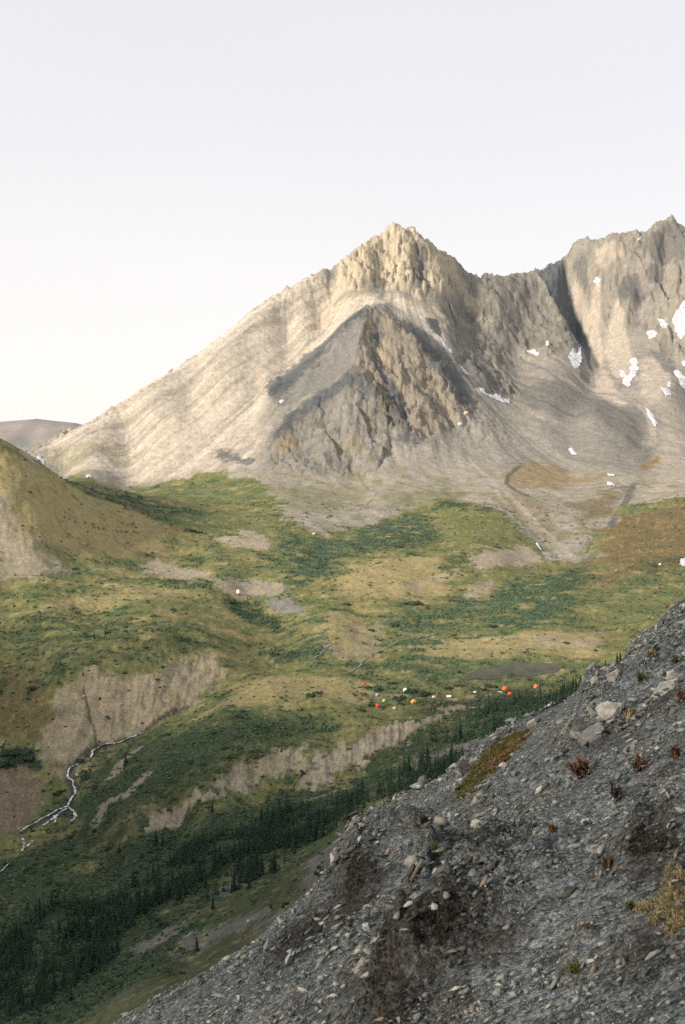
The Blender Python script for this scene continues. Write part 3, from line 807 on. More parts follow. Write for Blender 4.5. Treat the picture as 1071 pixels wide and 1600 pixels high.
P((.37, .315, .255), [(1000, 620), (1071, 640), (1200, 650), (1200, 770), (1000, 775), (1030, 700)], 0.6, 0.15, 0.15)
P((.115, .112, .108), [(335, 705), (360, 700), (375, 715), (400, 718), (395, 727), (360, 722), (340, 715)], 0.85, 0.15, 0.35, freq=1 / 14.)
P((.24, .185, .10), [(430, 690), (460, 675), (470, 700), (440, 710)], 0.7, 0.2, 0.5)
P((.25, .20, .11), [(510, 690), (560, 680), (575, 705), (530, 710)], 0.5, 0.2, 0.5)
P(ORANGE, [(790, 742), (840, 722), (890, 735), (930, 745), (870, 760), (800, 765)], 0.5, 0.2, 0.4)
P(ORANGE, [(1000, 730), (1030, 710), (1032, 716), (1010, 735)], 0.8, 0.2, 0.3)
P(HEATH, [(905, 790), (930, 770), (960, 765), (960, 790), (920, 825), (905, 830)], 0.7)
P(HEATH, [(760, 770), (820, 770), (860, 800), (900, 840), (860, 845), (800, 805)], 0.45, 0.2, 0.4)
P(OLIVE, [(600, 775), (680, 760), (760, 770), (700, 790), (620, 800)], 0.5, 0.2, 0.4)
P(OLIVE, [(400, 755), (470, 765), (560, 750), (560, 790), (500, 800), (440, 800)], 0.45, 0.25, 0.5)
P((.145, .11, .085), [(915, 880), (940, 848), (965, 815), (985, 760), (995, 758), (975, 815), (950, 852), (920, 884)], 0.7, 0.2, 0.3)
P(OLIVE, [(60, 706, 1700), (150, 690), (240, 700), (160, 720), (90, 735)], 0.3, 0.2, 0.4)
for q, wd, c_, k_ in (([(812, 728), (795, 742), (792, 755), (805, 766), (828, 776)], 3.5, (.09, .085, .075), .8), ([(770, 792), (805, 815), (832, 848), (850, 872)], 3.0, (.12, .11, .09), .7),
                      ([(735, 715), (790, 768), (850, 828), (905, 876)], 4.0, (.36, .32, .26), .6), ([(990, 755), (975, 790), (950, 830), (918, 880)], 5.0, (.10, .098, .092), .8), ([(940, 768), (1000, 755), (1071, 762)], 4.0, (.13, .12, .10), .6),
                      ([(620, 752), (680, 770), (740, 768)], 2.5, (.13, .12, .08), .6), ([(560, 740), (590, 770), (560, 800)], 2.0, (.13, .13, .06), .6), ([(690, 690), (760, 740), (800, 800)], 3.0, (.38, .33, .27), .5),
                      ([(830, 545), (900, 585), (960, 612), (1012, 648), (1026, 690)], 5.0, (.37, .33, .27), .5), ([(815, 560), (880, 600), (940, 625), (990, 660)], 3.0, (.10, .10, .095), .6)):
    P(c_, q, k_, 0.4, 0.5, width=wd, closed=False)
lay(LOWSPUR * sstep(0.05, 0.3, fbm(XX / 22 + 9, YY / 26, 5, .65)), (.12, .115, .10), .7)
lay(LOWSPUR * sstep(0.15, 0.4, fbm(XX / 30 + 70, YY / 30, 4, .6)), (.24, .195, .105), .55)
rock = COV
z3 = zone[..., None]
COV = (COVV * (1 - z3) + rock * z3).astype(np.float32)
# tufts of grass straggle up into the scree foot
foot = np.clip(M_ZONE * (1 - M_HI), 0, 1)
lay(foot * sstep(0.0, 0.45, n2 + 0.5 * n3), OLIVE, 0.75)
_f = fbm(XX / 3.4, YY / 2.6, 4, 0.65)
lay((1 - zone) * (1 - LEAFY) * sstep(0.12, 0.42, _f + 0.35 * n2), STRAW, 0.5)
lay((1 - zone) * sstep(0.15, 0.45, -_f - 0.35 * n2) * sstep(0.02, 0.2, LEAFY), DEEP, 0.6)
COV *= (1 + 0.24 * n3 + 0.22 * _f)[..., None]
COV = np.clip(COV, 0.01, 0.85)


def ground_at(x, y):
    return float(bil(Z, GU, GY, np.array([x / y]), np.array([y]))[0])


def ground_many(x, y): return bil(Z, GU, GY, x / y, y)


def normal_at(x, y, e=1.5):
    return Vector((ground_at(x - e, y) - ground_at(x + e, y), ground_at(x, y - e) - ground_at(x, y + e), 2 * e)).normalized()


# ------------------------------------------------------------------ terrain material and meshes
def terrain_material(name, rock):
    m = NT(name, 0.95)
    at = m.n('ShaderNodeAttribute', attribute_name='cover')
    if rock: sc, di = (0.30, 0.075, 0.026), (0.7, 1.6, 3.0)
    else: sc, di = (0.75, 0.20, 0.06), (0.7, 1.8, 3.0)
    a = m.noise(sc[0], 6, rough=0.75); b = m.noise(sc[1], 6, rough=0.68); c = m.noise(sc[0] * 2.1, 3); d = m.noise(sc[2], 5, rough=0.6)
    col = m.mul(at.outputs['Color'], m.remap(a, 0.3, 0.7, *((0.78, 1.22) if rock else (0.55, 1.45))))
    col = m.mul(col, m.remap(b, 0.3, 0.7, 0.80, 1.20))
    warm = m.mix(m.remap(c, 0.35, 0.65, 0.0, 1.0), (1.10, 1.0, 0.86), (0.90, 1.0, 1.12))
    col = m.mix(1.0, col, warm, 'MULTIPLY')
    n = m.bump(d, di[2], 0.6 if rock else 0.35)
    n = m.bump(b, di[1], 0.7, n)
    n = m.bump(a, di[0], 0.8, n)
    return m.out(col, n)


MAT_GROUND = terrain_material('tundra_and_scree', False)
MAT_ROCK = terrain_material('mountain_rock', True)


def terrain_object(name, sel, mat, label, cat):
    """sel marks the grid cells (quads) that belong to this piece of ground"""
    j, i = np.nonzero(sel)
    v = lambda dj, di: (j + dj) * NU + i + di
    f = np.stack([v(0, 0), v(0, 1), v(1, 1), v(1, 0)], 1)
    ids, inv = np.unique(f, return_inverse=True)
    co = np.stack([XX.ravel()[ids], YY.ravel()[ids], Z.ravel()[ids]], 1)
    me = mesh_np(name, co, inv.reshape(f.shape), mat, True, {'cover': COV.reshape(-1, 3)[ids]})
    return tag(link(name, me), label, cat, kind='structure')


cellx = XX[:-1, :-1]; celly = YY[:-1, :-1]
mtn = (M_ZONE[:-1, :-1] > 0.5)
split = np.array(region([(905, 880), (960, 800), (925, 720), (925, 640), (920, 590), (880, 500), (840, 425)]))
sx = np.interp(celly, split[:, 1], split[:, 0])
right = mtn & (cellx > sx)
hill_r = region([(0, 902), (110, 900), (220, 860), (300, 830), (200, 796), (110, 756)]) + [(-1000 * 0.5, 1150), (-900, 1300), (-700, 800)]
hill = (poly_sd(cellx, celly, hill_r) < 0) & ~mtn
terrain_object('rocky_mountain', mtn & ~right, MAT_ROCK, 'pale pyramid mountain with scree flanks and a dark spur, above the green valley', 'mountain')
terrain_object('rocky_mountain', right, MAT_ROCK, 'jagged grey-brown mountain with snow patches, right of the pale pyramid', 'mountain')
terrain_object('grassy_hill', hill, MAT_GROUND, 'olive grassy hill with a bare scree patch, at the left edge', 'hill')
terrain_object('valley_ground', ~(mtn | hill), MAT_GROUND, 'rolling green and straw coloured tundra valley floor with bare banks', 'valley')


# ------------------------------------------------------------------ far hills, lowland, the flank behind the camera
def far_land():
    xs = np.linspace(-5200, 3000, 260); ys = np.linspace(6300, 10500, 110)
    x, y = np.meshgrid(xs.astype(np.float32), ys.astype(np.float32))
    prof = [(-700, 700), (-400, 640), (-200, 668), (-60, 664), (0, 659), (40, 656), (58, 654), (85, 657), (120, 661), (160, 672), (260, 700), (500, 705), (1300, 705)]
    r = np.array([pt(a, b, 8000) for a, b in prof])
    crest = np.interp(x, r[:, 0], r[:, 2] + 260)
    fall = np.exp(-((y - 8000) / 900) ** 2) * 0.55 + np.clip(1 - np.abs(y - 8000) / 1700, 0, 1) * 0.45
    gul = ridged(x / 420, y / 900, 5, 0.55)
    z = -262 + crest * fall * (1 + 0.0 * x) + gul * 38 * fall * np.clip(np.abs(y - 8000) / 500, 0.08, 1)
    n = fbm(x / 300, y / 300, 5, 0.6)
    c = np.array((.27, .235, .205), np.float32) * (1 + .35 * n)[..., None]
    g = sstep(0.0, 0.4, -n - z / 900)[..., None] * 0.8
    c = c * (1 - g) + np.array((.18, .18, .155), np.float32) * g
    ny, nx = x.shape
    j, i = np.mgrid[0:ny - 1, 0:nx - 1]
    v = (j * nx + i).ravel()
    f = np.stack([v, v + 1, v + nx + 1, v + nx], 1)
    me = mesh_np('far_hills', np.stack([x.ravel(), y.ravel(), z.ravel()], 1), f, MAT_ROCK, True, {'cover': c.reshape(-1, 3)})
    tag(link('far_hills', me), 'low reddish hills far off beyond the left shoulder of the mountain', 'hills', kind='structure')
    m = NT('lowland_tundra', 0.95)
    col = m.ramp(m.noise(0.004, 5), [(0.3, (.09, .10, .05)), (0.7, (.16, .14, .08))])
    R = 14000
    a = np.linspace(0, 2 * np.pi, 65)[:-1]
    co = np.concatenate([[[0, 0, -300]], np.stack([np.cos(a) * R, np.sin(a) * R, np.full(64, -300.)], 1)])
    f = np.array([(0, 1 + k, 1 + (k + 1) % 64) for k in range(64)])
    tag(link('lowland', mesh_np('lowland', co, f, m.out(col))), 'low tundra plain stretching away beyond the mountains', 'lowland', kind='structure')


far_land()

# ------------------------------------------------------------------ the scree slope the camera stands on
FA, FB, FH = 0.65, -0.28, 4.0
EDGE = [(-400, 1990), (0, 1730), (120, 1655), (200, 1600), (240, 1572), (300, 1545), (330, 1530), (370, 1498), (400, 1480), (440, 1442), (480, 1415), (500, 1400), (515, 1375), (526, 1335), (538, 1310), (555, 1290),
        (590, 1266), (640, 1246), (690, 1223), (716, 1205), (726, 1185), (742, 1180), (765, 1160), (800, 1141), (830, 1128), (850, 1119), (880, 1106), (905, 1088), (920, 1068), (940, 1062), (970, 1050), (984, 1026),
        (1000, 1000), (1020, 990), (1040, 966), (1071, 948), (1120, 915), (1300, 800), (1600, 610)]
_e = np.array([ray(*p) for p in EDGE])


def fg_edge(u):
    w = np.interp(u, _e[:, 0], _e[:, 1])
    return FH / np.maximum(FA * u + FB - w, 0.06)


OUT = [(548, 1370, 1.7, 0.95), (690, 1430, 1.6, 0.8), (640, 1500, 1.4, 0.8), (600, 1570, 1.0, 0.5), (1000, 1325, 0.9, 0.4), (1055, 1420, 0.5, 0.34), (925, 1125, 1.7, 0.8), (905, 1480, 0.45, 0.14),
       (1020, 1060, 1.6, 0.5), (775, 1250, 1.5, 0.35), (930, 1060, 1.6, 0.35), (830, 1300, 1.0, 0.2), (735, 1195, 1.0, 0.45), (560, 1460, 0.9, 0.3), (870, 1210, 0.9, 0.2)]
_outs = []
for _px, _py, _r, _h in OUT:
    _uu, _ww = ray(_px, _py)
    _Y = FH / (FA * _uu + FB - _ww)
    _outs.append((_uu * _Y, _Y, _r, _h))


def fg_z(x, y):
    x = np.asarray(x, np.float32); y = np.asarray(y, np.float32)
    z = FA * x + FB * y - FH
    k = np.clip(y / 12, 0.25, 1)
    z = z + k * (fbm(x / 5.5 + 3, y / 5.5, 3) * 0.30 + ridged((x * 0.5 - y) / 2.1, (x + y * .5) / 5.5, 4) * 0.17 + fbm(x / 0.9, y / 0.9, 4, 0.6) * 0.10 + fbm(x / 0.22, y / 0.22, 3, 0.6) * 0.022)
    for ox, oy, r, h in _outs:
        dx, dy = x - ox, y - oy
        q = dx * 0.92 - dy * 0.39           # uphill is +x: steep on the downhill side
        l = dx * 0.39 + dy * 0.92
        s = np.where(q < 0, q * 3.2, q * 0.75)
        d2 = (s * s + l * l * 0.8) / (r * r)
        z = z + h * np.exp(-d2 * 1.4) * (1 + 0.7 * fbm(x / (0.35 * r), y / (0.35 * r), 3, 0.6))
    ye = fg_edge(x / np.maximum(y, 0.5))
    over = np.maximum(y - ye, 0)
    return z - np.minimum(over * over * 0.09, over * 0.9)


def fg_hit(px, py):
    u, w = ray(px, py)
    Y = np.exp(np.linspace(math.log(2.0), math.log(60), 1400))
    z = fg_z(u * Y, Y)
    k = np.nonzero(z >= w * Y)[0]
    y = float(Y[k[0]]) if len(k) else float(fg_edge(u))
    return u * y, y


def fg_normal(x, y, e=0.25):
    g = fg_z(np.array([x - e, x + e, x, x]), np.array([y, y, y - e, y + e]))
    return Vector((float(g[0] - g[1]), float(g[2] - g[3]), 2 * e)).normalized()


fu = np.r_[-np.geomspace(1.6, .66, 22)[:-1], np.linspace(-0.66, 0.66, 440), np.geomspace(.66, 2.6, 40)[1:]]; fy = np.exp(np.linspace(math.log(1.2), math.log(100), 470))
FU, FY = np.meshgrid(fu.astype(np.float32), fy.astype(np.float32)); FX = FU * FY
FZ = fg_z(FX, FY)
fcov = np.zeros(FX.shape + (3,), np.float32)
_n = fbm(FX / 3.2, FY / 3.2, 4); _m = fbm(FX / 0.8 + 4, FY / 0.8, 4, 0.6)
fcov[:] = (.090, .099, .096)
_a = sstep(0.0, 0.5, _n)[..., None]; fcov = fcov * (1 - _a) + np.array((.135, .138, .13), np.float32) * _a
_a = (sstep(0.1, 0.5, -_m + 0.4 * _n) * 0.8)[..., None]; fcov = fcov * (1 - _a) + np.array((.052, .046, .038), np.float32) * _a


def fg_poly(pts, soft, warp=0.4):
    r = [fg_hit(*p) for p in pts]
    d = poly_sd(FX + _m * warp, FY + _n * warp, r)
    return 1 - sstep(-soft, soft, d)


SHADED_BEDS_PX = [[(530, 1330), (560, 1300), (610, 1330), (600, 1400), (560, 1440), (515, 1430)], [(600, 1440), (650, 1390), (730, 1380), (790, 1420), (780, 1480), (700, 1520), (620, 1510)],
            [(540, 1520), (640, 1500), (690, 1560), (650, 1610), (540, 1610)], [(700, 1330), (760, 1300), (800, 1330), (740, 1370)], [(960, 1310), (1071, 1290), (1071, 1350), (980, 1350)], [(900, 1130), (960, 1140), (980, 1160), (920, 1180), (890, 1160)],
            [(960, 1480), (1000, 1430), (1071, 1450), (1071, 1500), (980, 1520)], [(1000, 1090), (1060, 1070), (1071, 1090), (1010, 1120)], [(690, 1290), (730, 1270), (760, 1290), (720, 1320)], [(420, 1480), (480, 1420), (520, 1420), (500, 1480), (420, 1540)]]
MOSS = [(722, 1228), (735, 1205), (760, 1172), (800, 1148), (828, 1140), (815, 1165), (790, 1195), (760, 1215), (740, 1240), (712, 1252)]
for col, k, pts in [((.095, .078, .022), .95, MOSS), ((.034, .029, .022), .85, [(535, 1345), (560, 1320), (590, 1360), (570, 1420), (530, 1430)]), ((.030, .026, .020), .9, [(610, 1420), (680, 1395), (770, 1410), (780, 1470), (700, 1500), (640, 1490)]),
                    ((.028, .024, .018), .9, [(560, 1500), (640, 1500), (680, 1560), (640, 1600), (570, 1600)]), ((.032, .028, .022), .85, [(970, 1310), (1040, 1300), (1071, 1330), (1030, 1350), (960, 1345)]),
                    ((.036, .03, .022), .8, [(960, 1480), (1000, 1440), (1071, 1460), (1071, 1490), (980, 1510)]), ((.045, .036, .026), .7, [(620, 1270), (660, 1262), (700, 1275), (650, 1300)])]:
    _a = (fg_poly(pts, 0.35) * k)[..., None]
    fcov = fcov * (1 - _a) + np.array(col, np.float32) * _a
for q in SHADED_BEDS_PX:                       # brown-black shale beds, shade of the hollows put into the colour
    _a = (fg_poly(q, 0.5, .9) * .85)[..., None]
    fcov = fcov * (1 - _a) + np.array((.030, .027, .022), np.float32) * _a
fcov *= (1 + 0.25 * _m)[..., None]
fcov = np.clip(fcov, 0.008, 0.6)

ms = NT('scree_gravel', 0.92)
_at = ms.n('ShaderNodeAttribute', attribute_name='cover')


def cells(m, scale):
    nd = m.n('ShaderNodeTexVoronoi', Scale=scale, Randomness=1.0)
    if not hasattr(m, 'geo'): m.geo = m.n('ShaderNodeNewGeometry')
    m.l(m.geo.outputs['Position'], nd.inputs['Vector'])
    return nd


_v1, _v2 = cells(ms, 9.0), cells(ms, 24.0)
_s1 = ms.n('ShaderNodeSeparateColor'); ms.l(_v1.outputs['Color'], _s1.inputs[0])
_s2 = ms.n('ShaderNodeSeparateColor'); ms.l(_v2.outputs['Color'], _s2.inputs[0])
_c = ms.mul(_at.outputs['Color'], ms.remap(_s1.outputs[0], 0, 1, 0.5, 1.65))
_c = ms.mul(_c, ms.remap(_s2.outputs[1], 0, 1, 0.5, 1.6))
_c = ms.mix(1.0, _c, ms.mix(_s2.outputs[2], (1.12, 1.0, 0.86), (0.88, 1.0, 1.14)), 'MULTIPLY')
_b = ms.bump(_v1.outputs['Distance'], -0.08, 0.9)
_b = ms.bump(_v2.outputs['Distance'], -0.035, 0.9, _b)
_b = ms.bump(ms.noise(40, 4), 0.02, 0.6, _b)
MAT_SCREE = ms.out(_c, _b)

nyf, nxf = FX.shape
_j, _i = np.mgrid[0:nyf - 1, 0:nxf - 1]
_v = (_j * nxf + _i).ravel()
scree = link('scree_slope', mesh_np('scree_slope', np.stack([FX.ravel(), FY.ravel(), FZ.ravel()], 1), np.stack([_v, _v + 1, _v + nxf + 1, _v + nxf], 1), MAT_SCREE, True, {'cover': fcov.reshape(-1, 3)}))
tag(scree, 'steep dark grey scree slope of broken shale rising to the right in the foreground', 'scree slope', kind='structure')

# unseen wall added left of frame, shaped to shade foreground and lower valley
xs = np.linspace(-1900, -300, 120); ys = np.linspace(-1100, 760, 110)
x, y = np.meshgrid(xs.astype(np.float32), ys.astype(np.float32))
_top = -215 + (SHADE_WALL_TOP + 215 + 145 * (1 - sstep(-420, -20, y))) * (1 - sstep(20, 470, y)) * sstep(-1100, -800, y)
_sh = sstep(-330, -820, x) * (1 - sstep(-1250, -1900, x))
z = -215 + (_top + 215) * _sh + _sh * ridged(x / 120, y / 120, 5, .55) * 22 * (1 - sstep(200, 500, y)) - 40 * sstep(400, 650, y)
_j, _i = np.mgrid[0:109, 0:119]; _v = (_j * 120 + _i).ravel()
_c = np.array(OLIVE, np.float32) * (1 + .4 * fbm(x / 40, y / 40, 4))[..., None]
me = mesh_np('shade_wall', np.stack([x.ravel(), y.ravel(), z.ravel()], 1), np.stack([_v, _v + 1, _v + 121, _v + 120], 1), MAT_GROUND, True, {'cover': _c.reshape(-1, 3)})
tag(link('shade_wall', me), 'unseen olive mountainside added on the left to shade the valley', 'mountainside', kind='structure')

# the same mountainside goes on uphill and behind the camera
xs = np.linspace(-40, 190, 70); ys = np.linspace(-140, 30, 60)
x, y = np.meshgrid(xs.astype(np.float32), ys.astype(np.float32))
z = FA * x + FB * y - FH - 1.2 + fbm(x / 14, y / 14, 4) * 1.3 - np.maximum(y - 12, 0) * 0.2
_j, _i = np.mgrid[0:59, 0:69]; _v = (_j * 70 + _i).ravel()
me = mesh_np('mountainside', np.stack([x.ravel(), y.ravel(), z.ravel()], 1), np.stack([_v, _v + 1, _v + 71, _v + 70], 1), MAT_SCREE, True,
             {'cover': np.full((4200, 3), 0.09, np.float32)})
tag(link('mountainside', me), 'upper part of the grey scree mountainside behind the viewpoint', 'mountainside', kind='structure')


# ------------------------------------------------------------------ stones
def hull_stone(seed, flat, n=7):
    r = random.Random(seed)
    bm = bmesh.new()
    for k in range(n):
        v = Vector((r.gauss(0, 1), r.gauss(0, 1), r.gauss(0, 1))).normalized()
        bm.verts.new((v.x * r.uniform(.8, 1), v.y * r.uniform(.55, .8), v.z * flat * r.uniform(.8, 1)))
    res = bmesh.ops.convex_hull(bm, input=bm.verts)
    bmesh.ops.delete(bm, geom=[g for g in res['geom_interior'] if isinstance(g, bmesh.types.BMVert)], context='VERTS')
    bmesh.ops.triangulate(bm, faces=bm.faces)
    bmesh.ops.recalc_face_normals(bm, faces=bm.faces)
    bm.verts.ensure_lookup_table()
    co = np.array([v.co for v in bm.verts], np.float32); f = np.array([[v.index for v in p.verts] for p in bm.faces], np.int32)
    bm.free()
    return co, f


def rot_mats(yaw, tilt, tdir):
    """yaw about z, then a tilt about a horizontal axis"""
    c, s = np.cos(yaw), np.sin(yaw)
    Z_ = np.zeros((len(yaw), 3, 3), np.float32)
    Z_[:, 0, 0] = c; Z_[:, 0, 1] = -s; Z_[:, 1, 0] = s; Z_[:, 1, 1] = c; Z_[:, 2, 2] = 1
    ax, ay = np.cos(tdir), np.sin(tdir)
    ct, st_ = np.cos(tilt), np.sin(tilt)
    T = np.zeros_like(Z_)
    T[:, 0, 0] = ct + ax * ax * (1 - ct); T[:, 0, 1] = ax * ay * (1 - ct); T[:, 0, 2] = ay * st_
    T[:, 1, 0] = ax * ay * (1 - ct); T[:, 1, 1] = ct + ay * ay * (1 - ct); T[:, 1, 2] = -ax * st_
    T[:, 2, 0] = -ay * st_; T[:, 2, 1] = ax * st_; T[:, 2, 2] = ct
    return T @ Z_


def merged(protos, which, pos, scale, R, owner=False):
    cos, fs, off, own = [], [], 0, []
    for k, (co, f) in enumerate(protos):
        m = np.nonzero(which == k)[0]
        if len(m) == 0: continue
        sc = scale[m] if scale.ndim == 2 else scale[m][:, None]
        c = np.einsum('nij,nvj->nvi', R[m], co[None] * sc[:, None, :]) + pos[m][:, None, :]
        cos.append(c.reshape(-1, 3))
        fs.append((f[None] + (np.arange(len(m)) * len(co))[:, None, None] + off).reshape(-1, 3))
        off += len(m) * len(co); own.append(np.repeat(m, len(co)))
    if owner: return np.concatenate(cos), np.concatenate(fs), np.concatenate(own)
    return np.concatenate(cos), np.concatenate(fs)


def stone_material(name, obj_random, tint=(1, 1, 1), base=None):
    m = NT(name, 0.88)
    if base is None:
        if obj_random: r = m.n('ShaderNodeObjectInfo').outputs['Random']
        else:
            m.geo = m.n('ShaderNodeNewGeometry'); r = m.geo.outputs['Random Per Island']
        col = m.ramp(r, [(0.0, (.05, .057, .054)), (0.2, (.105, .115, .110)), (0.45, (.17, .180, .170)), (0.68, (.23, .238, .218)), (0.82, (.37, .362, .315)), (0.89, (.16, .105, .07)), (0.92, (.12, .14, .15)), (1.0, (.42, .40, .35))])
    else:
        col = m.mix(m.remap(m.noise(3.0, 5), 0.35, 0.65, 0, 1), tuple(c * 0.72 for c in base), tuple(min(c * 1.25, .8) for c in base))
    if not obj_random: col = m.mul(col, m.n('ShaderNodeAttribute', attribute_name='tone').outputs['Fac'])
    col = m.mul(col, m.remap(m.noise(14, 4), 0.3, 0.7, 0.72, 1.28))
    return m.out(col, m.bump(m.noise(22, 5), 0.02, 0.8))


MAT_STONES = stone_material('loose_shale', False)
MAT_STONE = stone_material('shale_stone', True)
STONES = [hull_stone(k, f) for k, f in enumerate((.18, .24, .3, .38, .45, .2, .33, .27))]
PLANE_TILT = math.atan(math.hypot(FA, FB)); PLANE_DIR = math.atan2(-FA, FB)   # axis along which the slope tips


def fg_visible(u, y, z):
    wv = z / y
    fwd = CP - wv * SP
    V = (SP + wv * CP) / fwd; U = u / fwd
    return (np.abs(U) < 0.36) & (V > -0.54) & (y < fg_edge(u) * 1.02)


SHADED_BEDS = SHADED_BEDS_PX
N = 102000
u = np.where(RNG.random(N) < .88, RNG.uniform(-0.40, 0.40, N), RNG.uniform(.36, 1.1, N)); y = 3.0 * (40 / 3.0) ** (RNG.random(N) ** 0.75)
x = u * y; z = fg_z(x, y)
thin = fbm(x / 2.6 + 20, y / 2.6, 4, 0.6)
chutes = [[(590, 1300), (640, 1250), (690, 1230), (700, 1290), (640, 1340)], [(830, 1130), (900, 1100), (890, 1170), (800, 1230), (740, 1230), (800, 1160)], [(790, 1400), (880, 1370), (950, 1420), (850, 1480), (780, 1480)]]
fine = np.zeros(N)
for q in chutes: fine = np.maximum(fine, (poly_sd(x + thin * .5, y, [fg_hit(*p) for p in q]) < 0) * 1.0)
moss_d = poly_sd(x, y, [fg_hit(*p) for p in MOSS])
keep = (fg_visible(u, y, z) | ((u > .36) & (y < 22))) & (RNG.random(N) < np.clip(0.75 + thin * 1.1, 0.10, 1)) & ((moss_d > 0) | (RNG.random(N) < .07))
px_m = K * y * 1.5625                                        # metres per render pixel there
size = px_m * (1.1 + RNG.pareto(2.0, N) * 1.3)
size = size * np.clip(0.85 + 1.1 * fbm(x / 1.3 + 40, y / 1.3, 3), .45, 1.8)
size = np.minimum(np.minimum(size, 0.30 + 0.25 * RNG.random(N)), px_m * (5.5 + 5 * RNG.random(N))) * np.where(fine > 0, 0.6, 1)
x, y, z, size, u = x[keep], y[keep], z[keep], size[keep], u[keep]
n_ = len(x)
order = np.argsort(-size / y * np.where(u < .36, 1, 0.01))
R = rot_mats(RNG.normal(0, .8, n_), PLANE_TILT + RNG.normal(-0.05, 0.32, n_), PLANE_DIR * np.ones(n_) + np.pi / 2 * 0 + RNG.normal(0, 0.5, n_))
pos = np.stack([x, y, z + size * 0.16 + 0.004 * y], 1)
which = RNG.integers(0, len(STONES), n_)
sc3 = np.stack([size * RNG.uniform(.9, 1.6, n_), size * RNG.uniform(.6, 1.0, n_), size * RNG.uniform(.8, 1.4, n_)], 1)
big = order[:300]; rest = order[300:]
# beds of darker, browner shale, stone tone also carries the hollows' shade
dark = np.zeros(n_)
for q in SHADED_BEDS: dark = np.maximum(dark, 1 - sstep(-.5, .5, poly_sd(x + thin[keep] * 1.0, y + thin[keep] * .8, [fg_hit(*p) for p in q])))
tone = np.clip((1.0 + 0.45 * fbm(x / 1.7, y / 1.7 + 6, 3)) * (1 - 0.82 * dark), .14, 1.5) * .9
co, f, own = merged(STONES, which[rest], pos[rest], sc3[rest], R[rest], True)
tag(link('gravel', mesh_np('gravel', co, f, MAT_STONES, attrs={'tone': tone[rest][own]}), scree), kind='stuff')
stone_me = [mesh_np('stone', c, f, MAT_STONE) for c, f in STONES]
for k in big:
    o = link('stone', stone_me[which[k]], scree)
    o.matrix_basis = Matrix.LocRotScale(Vector(pos[k].tolist()), Matrix(R[k].tolist()).to_quaternion(), Vector(sc3[k].tolist()))


# ------------------------------------------------------------------ boulders lying on the scree, one by one
def boulder(px, py, wpx, hpx, base, label, seed, flat=0.5, yaw=0.0, tip=0.5, lift=0.3, name='boulder', on_fg=True):
    x, y = fg_hit(px, py + hpx * 0.3)
    z = float(fg_z(np.array([x]), np.array([y]))[0])
    r = random.Random(seed)
    bm = bmesh.new()
    for k in range(15):
        v = Vector((r.gauss(0, 1), r.gauss(0, 1), r.gauss(0, 1))).normalized()
        # slab: bedded faces top and bottom
        v.z = max(-0.75, min(0.75, v.z * 1.3))
        bm.verts.new(v)
    res = bmesh.ops.convex_hull(bm, input=bm.verts)
    bmesh.ops.delete(bm, geom=[g for g in res['geom_interior'] if isinstance(g, bmesh.types.BMVert)], context='VERTS')
    bmesh.ops.subdivide_edges(bm, edges=bm.edges, cuts=2, use_grid_fill=True)
    bmesh.ops.triangulate(bm, faces=bm.faces)
    from mathutils import noise as mn
    for v in bm.verts:
        d = mn.noise(v.co * 1.7 + Vector((seed, 0, 0))) * 0.14 + mn.noise(v.co * 5 + Vector((0, seed, 0))) * 0.06
        v.co += v.co.normalized() * d
        v.co.z += 0.05 * math.floor(v.co.z * 5 + mn.noise(v.co * 2))
    W = wpx * K * y * 0.5; H = hpx * K * y * 0.5
    for v in bm.verts: v.co = Vector((v.co.x * W, v.co.y * W * 0.8, v.co.z * H))
    me = bpy.data.meshes.new(name); bm.to_mesh(me); bm.free()
    me.materials.append(stone_material('boulder_rock', True, base=base))
    o = link(name, me)
    o.location = (x, y, z + H * lift)
    o.rotation_euler = (0.15, -tip, yaw)
    return tag(o, label, 'boulder', 'boulders on the scree slope')


PALE_R = (.30, .28, .235); GREY_R = (.15, .148, .14); DK_R = (.075, .073, .07)
boulder(952, 1113, 48, 30, PALE_R, 'largest pale slab boulder perched on the dark outcrop of the scree', 11, yaw=.2, tip=.25, lift=.7)
boulder(925, 1112, 12, 26, PALE_R, 'narrow pale stone standing just left of the largest slab boulder', 12, tip=.9)
boulder(941, 1126, 22, 14, PALE_R, 'small rounded pale stone tucked under the left end of the largest slab', 13, tip=.3)
boulder(930, 1145, 60, 30, GREY_R, 'broad grey layered outcrop block beneath the largest pale slab', 14, tip=.5, lift=.1)
boulder(901, 1147, 16, 26, (.24, .225, .20), 'pale leaning stone at the lower left foot of the layered outcrop', 15, tip=1.0)
boulder(1053, 1056, 20, 22, PALE_R, 'tall pale blade of rock standing upright high on the right slope', 16, tip=1.1, lift=.6)
boulder(1040, 1078, 62, 14, (.25, .24, .21), 'long pale ledge slab sloping beneath the upright blade of rock', 17, tip=.55)
boulder(930, 1065, 16, 14, PALE_R, 'pale blocky stone on the skyline of the scree above the outcrop', 18, tip=.4, lift=.6)
boulder(958, 1056, 26, 18, (.27, .25, .22), 'low wide pale block on the scree edge right of the blocky skyline stone', 19, tip=.5, lift=.5)
boulder(788, 1200, 15, 18, (.36, .32, .28), 'pinkish pale block lying at the lower edge of the mossy patch', 20, tip=.7, lift=.5)
boulder(728, 1196, 18, 32, DK_R, 'dark bluish block at the left end of the mossy patch', 21, tip=.8, lift=.4)
boulder(831, 1131, 20, 12, (.28, .26, .23), 'pale stone at the upper tip of the mossy patch on the slope edge', 22, tip=.5, lift=.6)
boulder(741, 1292, 22, 10, (.26, .245, .21), 'elongated pale stone in the middle of the slope below the moss', 23, tip=.6, lift=.5)
boulder(572, 1450, 14, 14, (.27, .28, .30), 'bluish grey square stone beside the dark hollow near the bottom', 24, tip=.5, lift=.6)
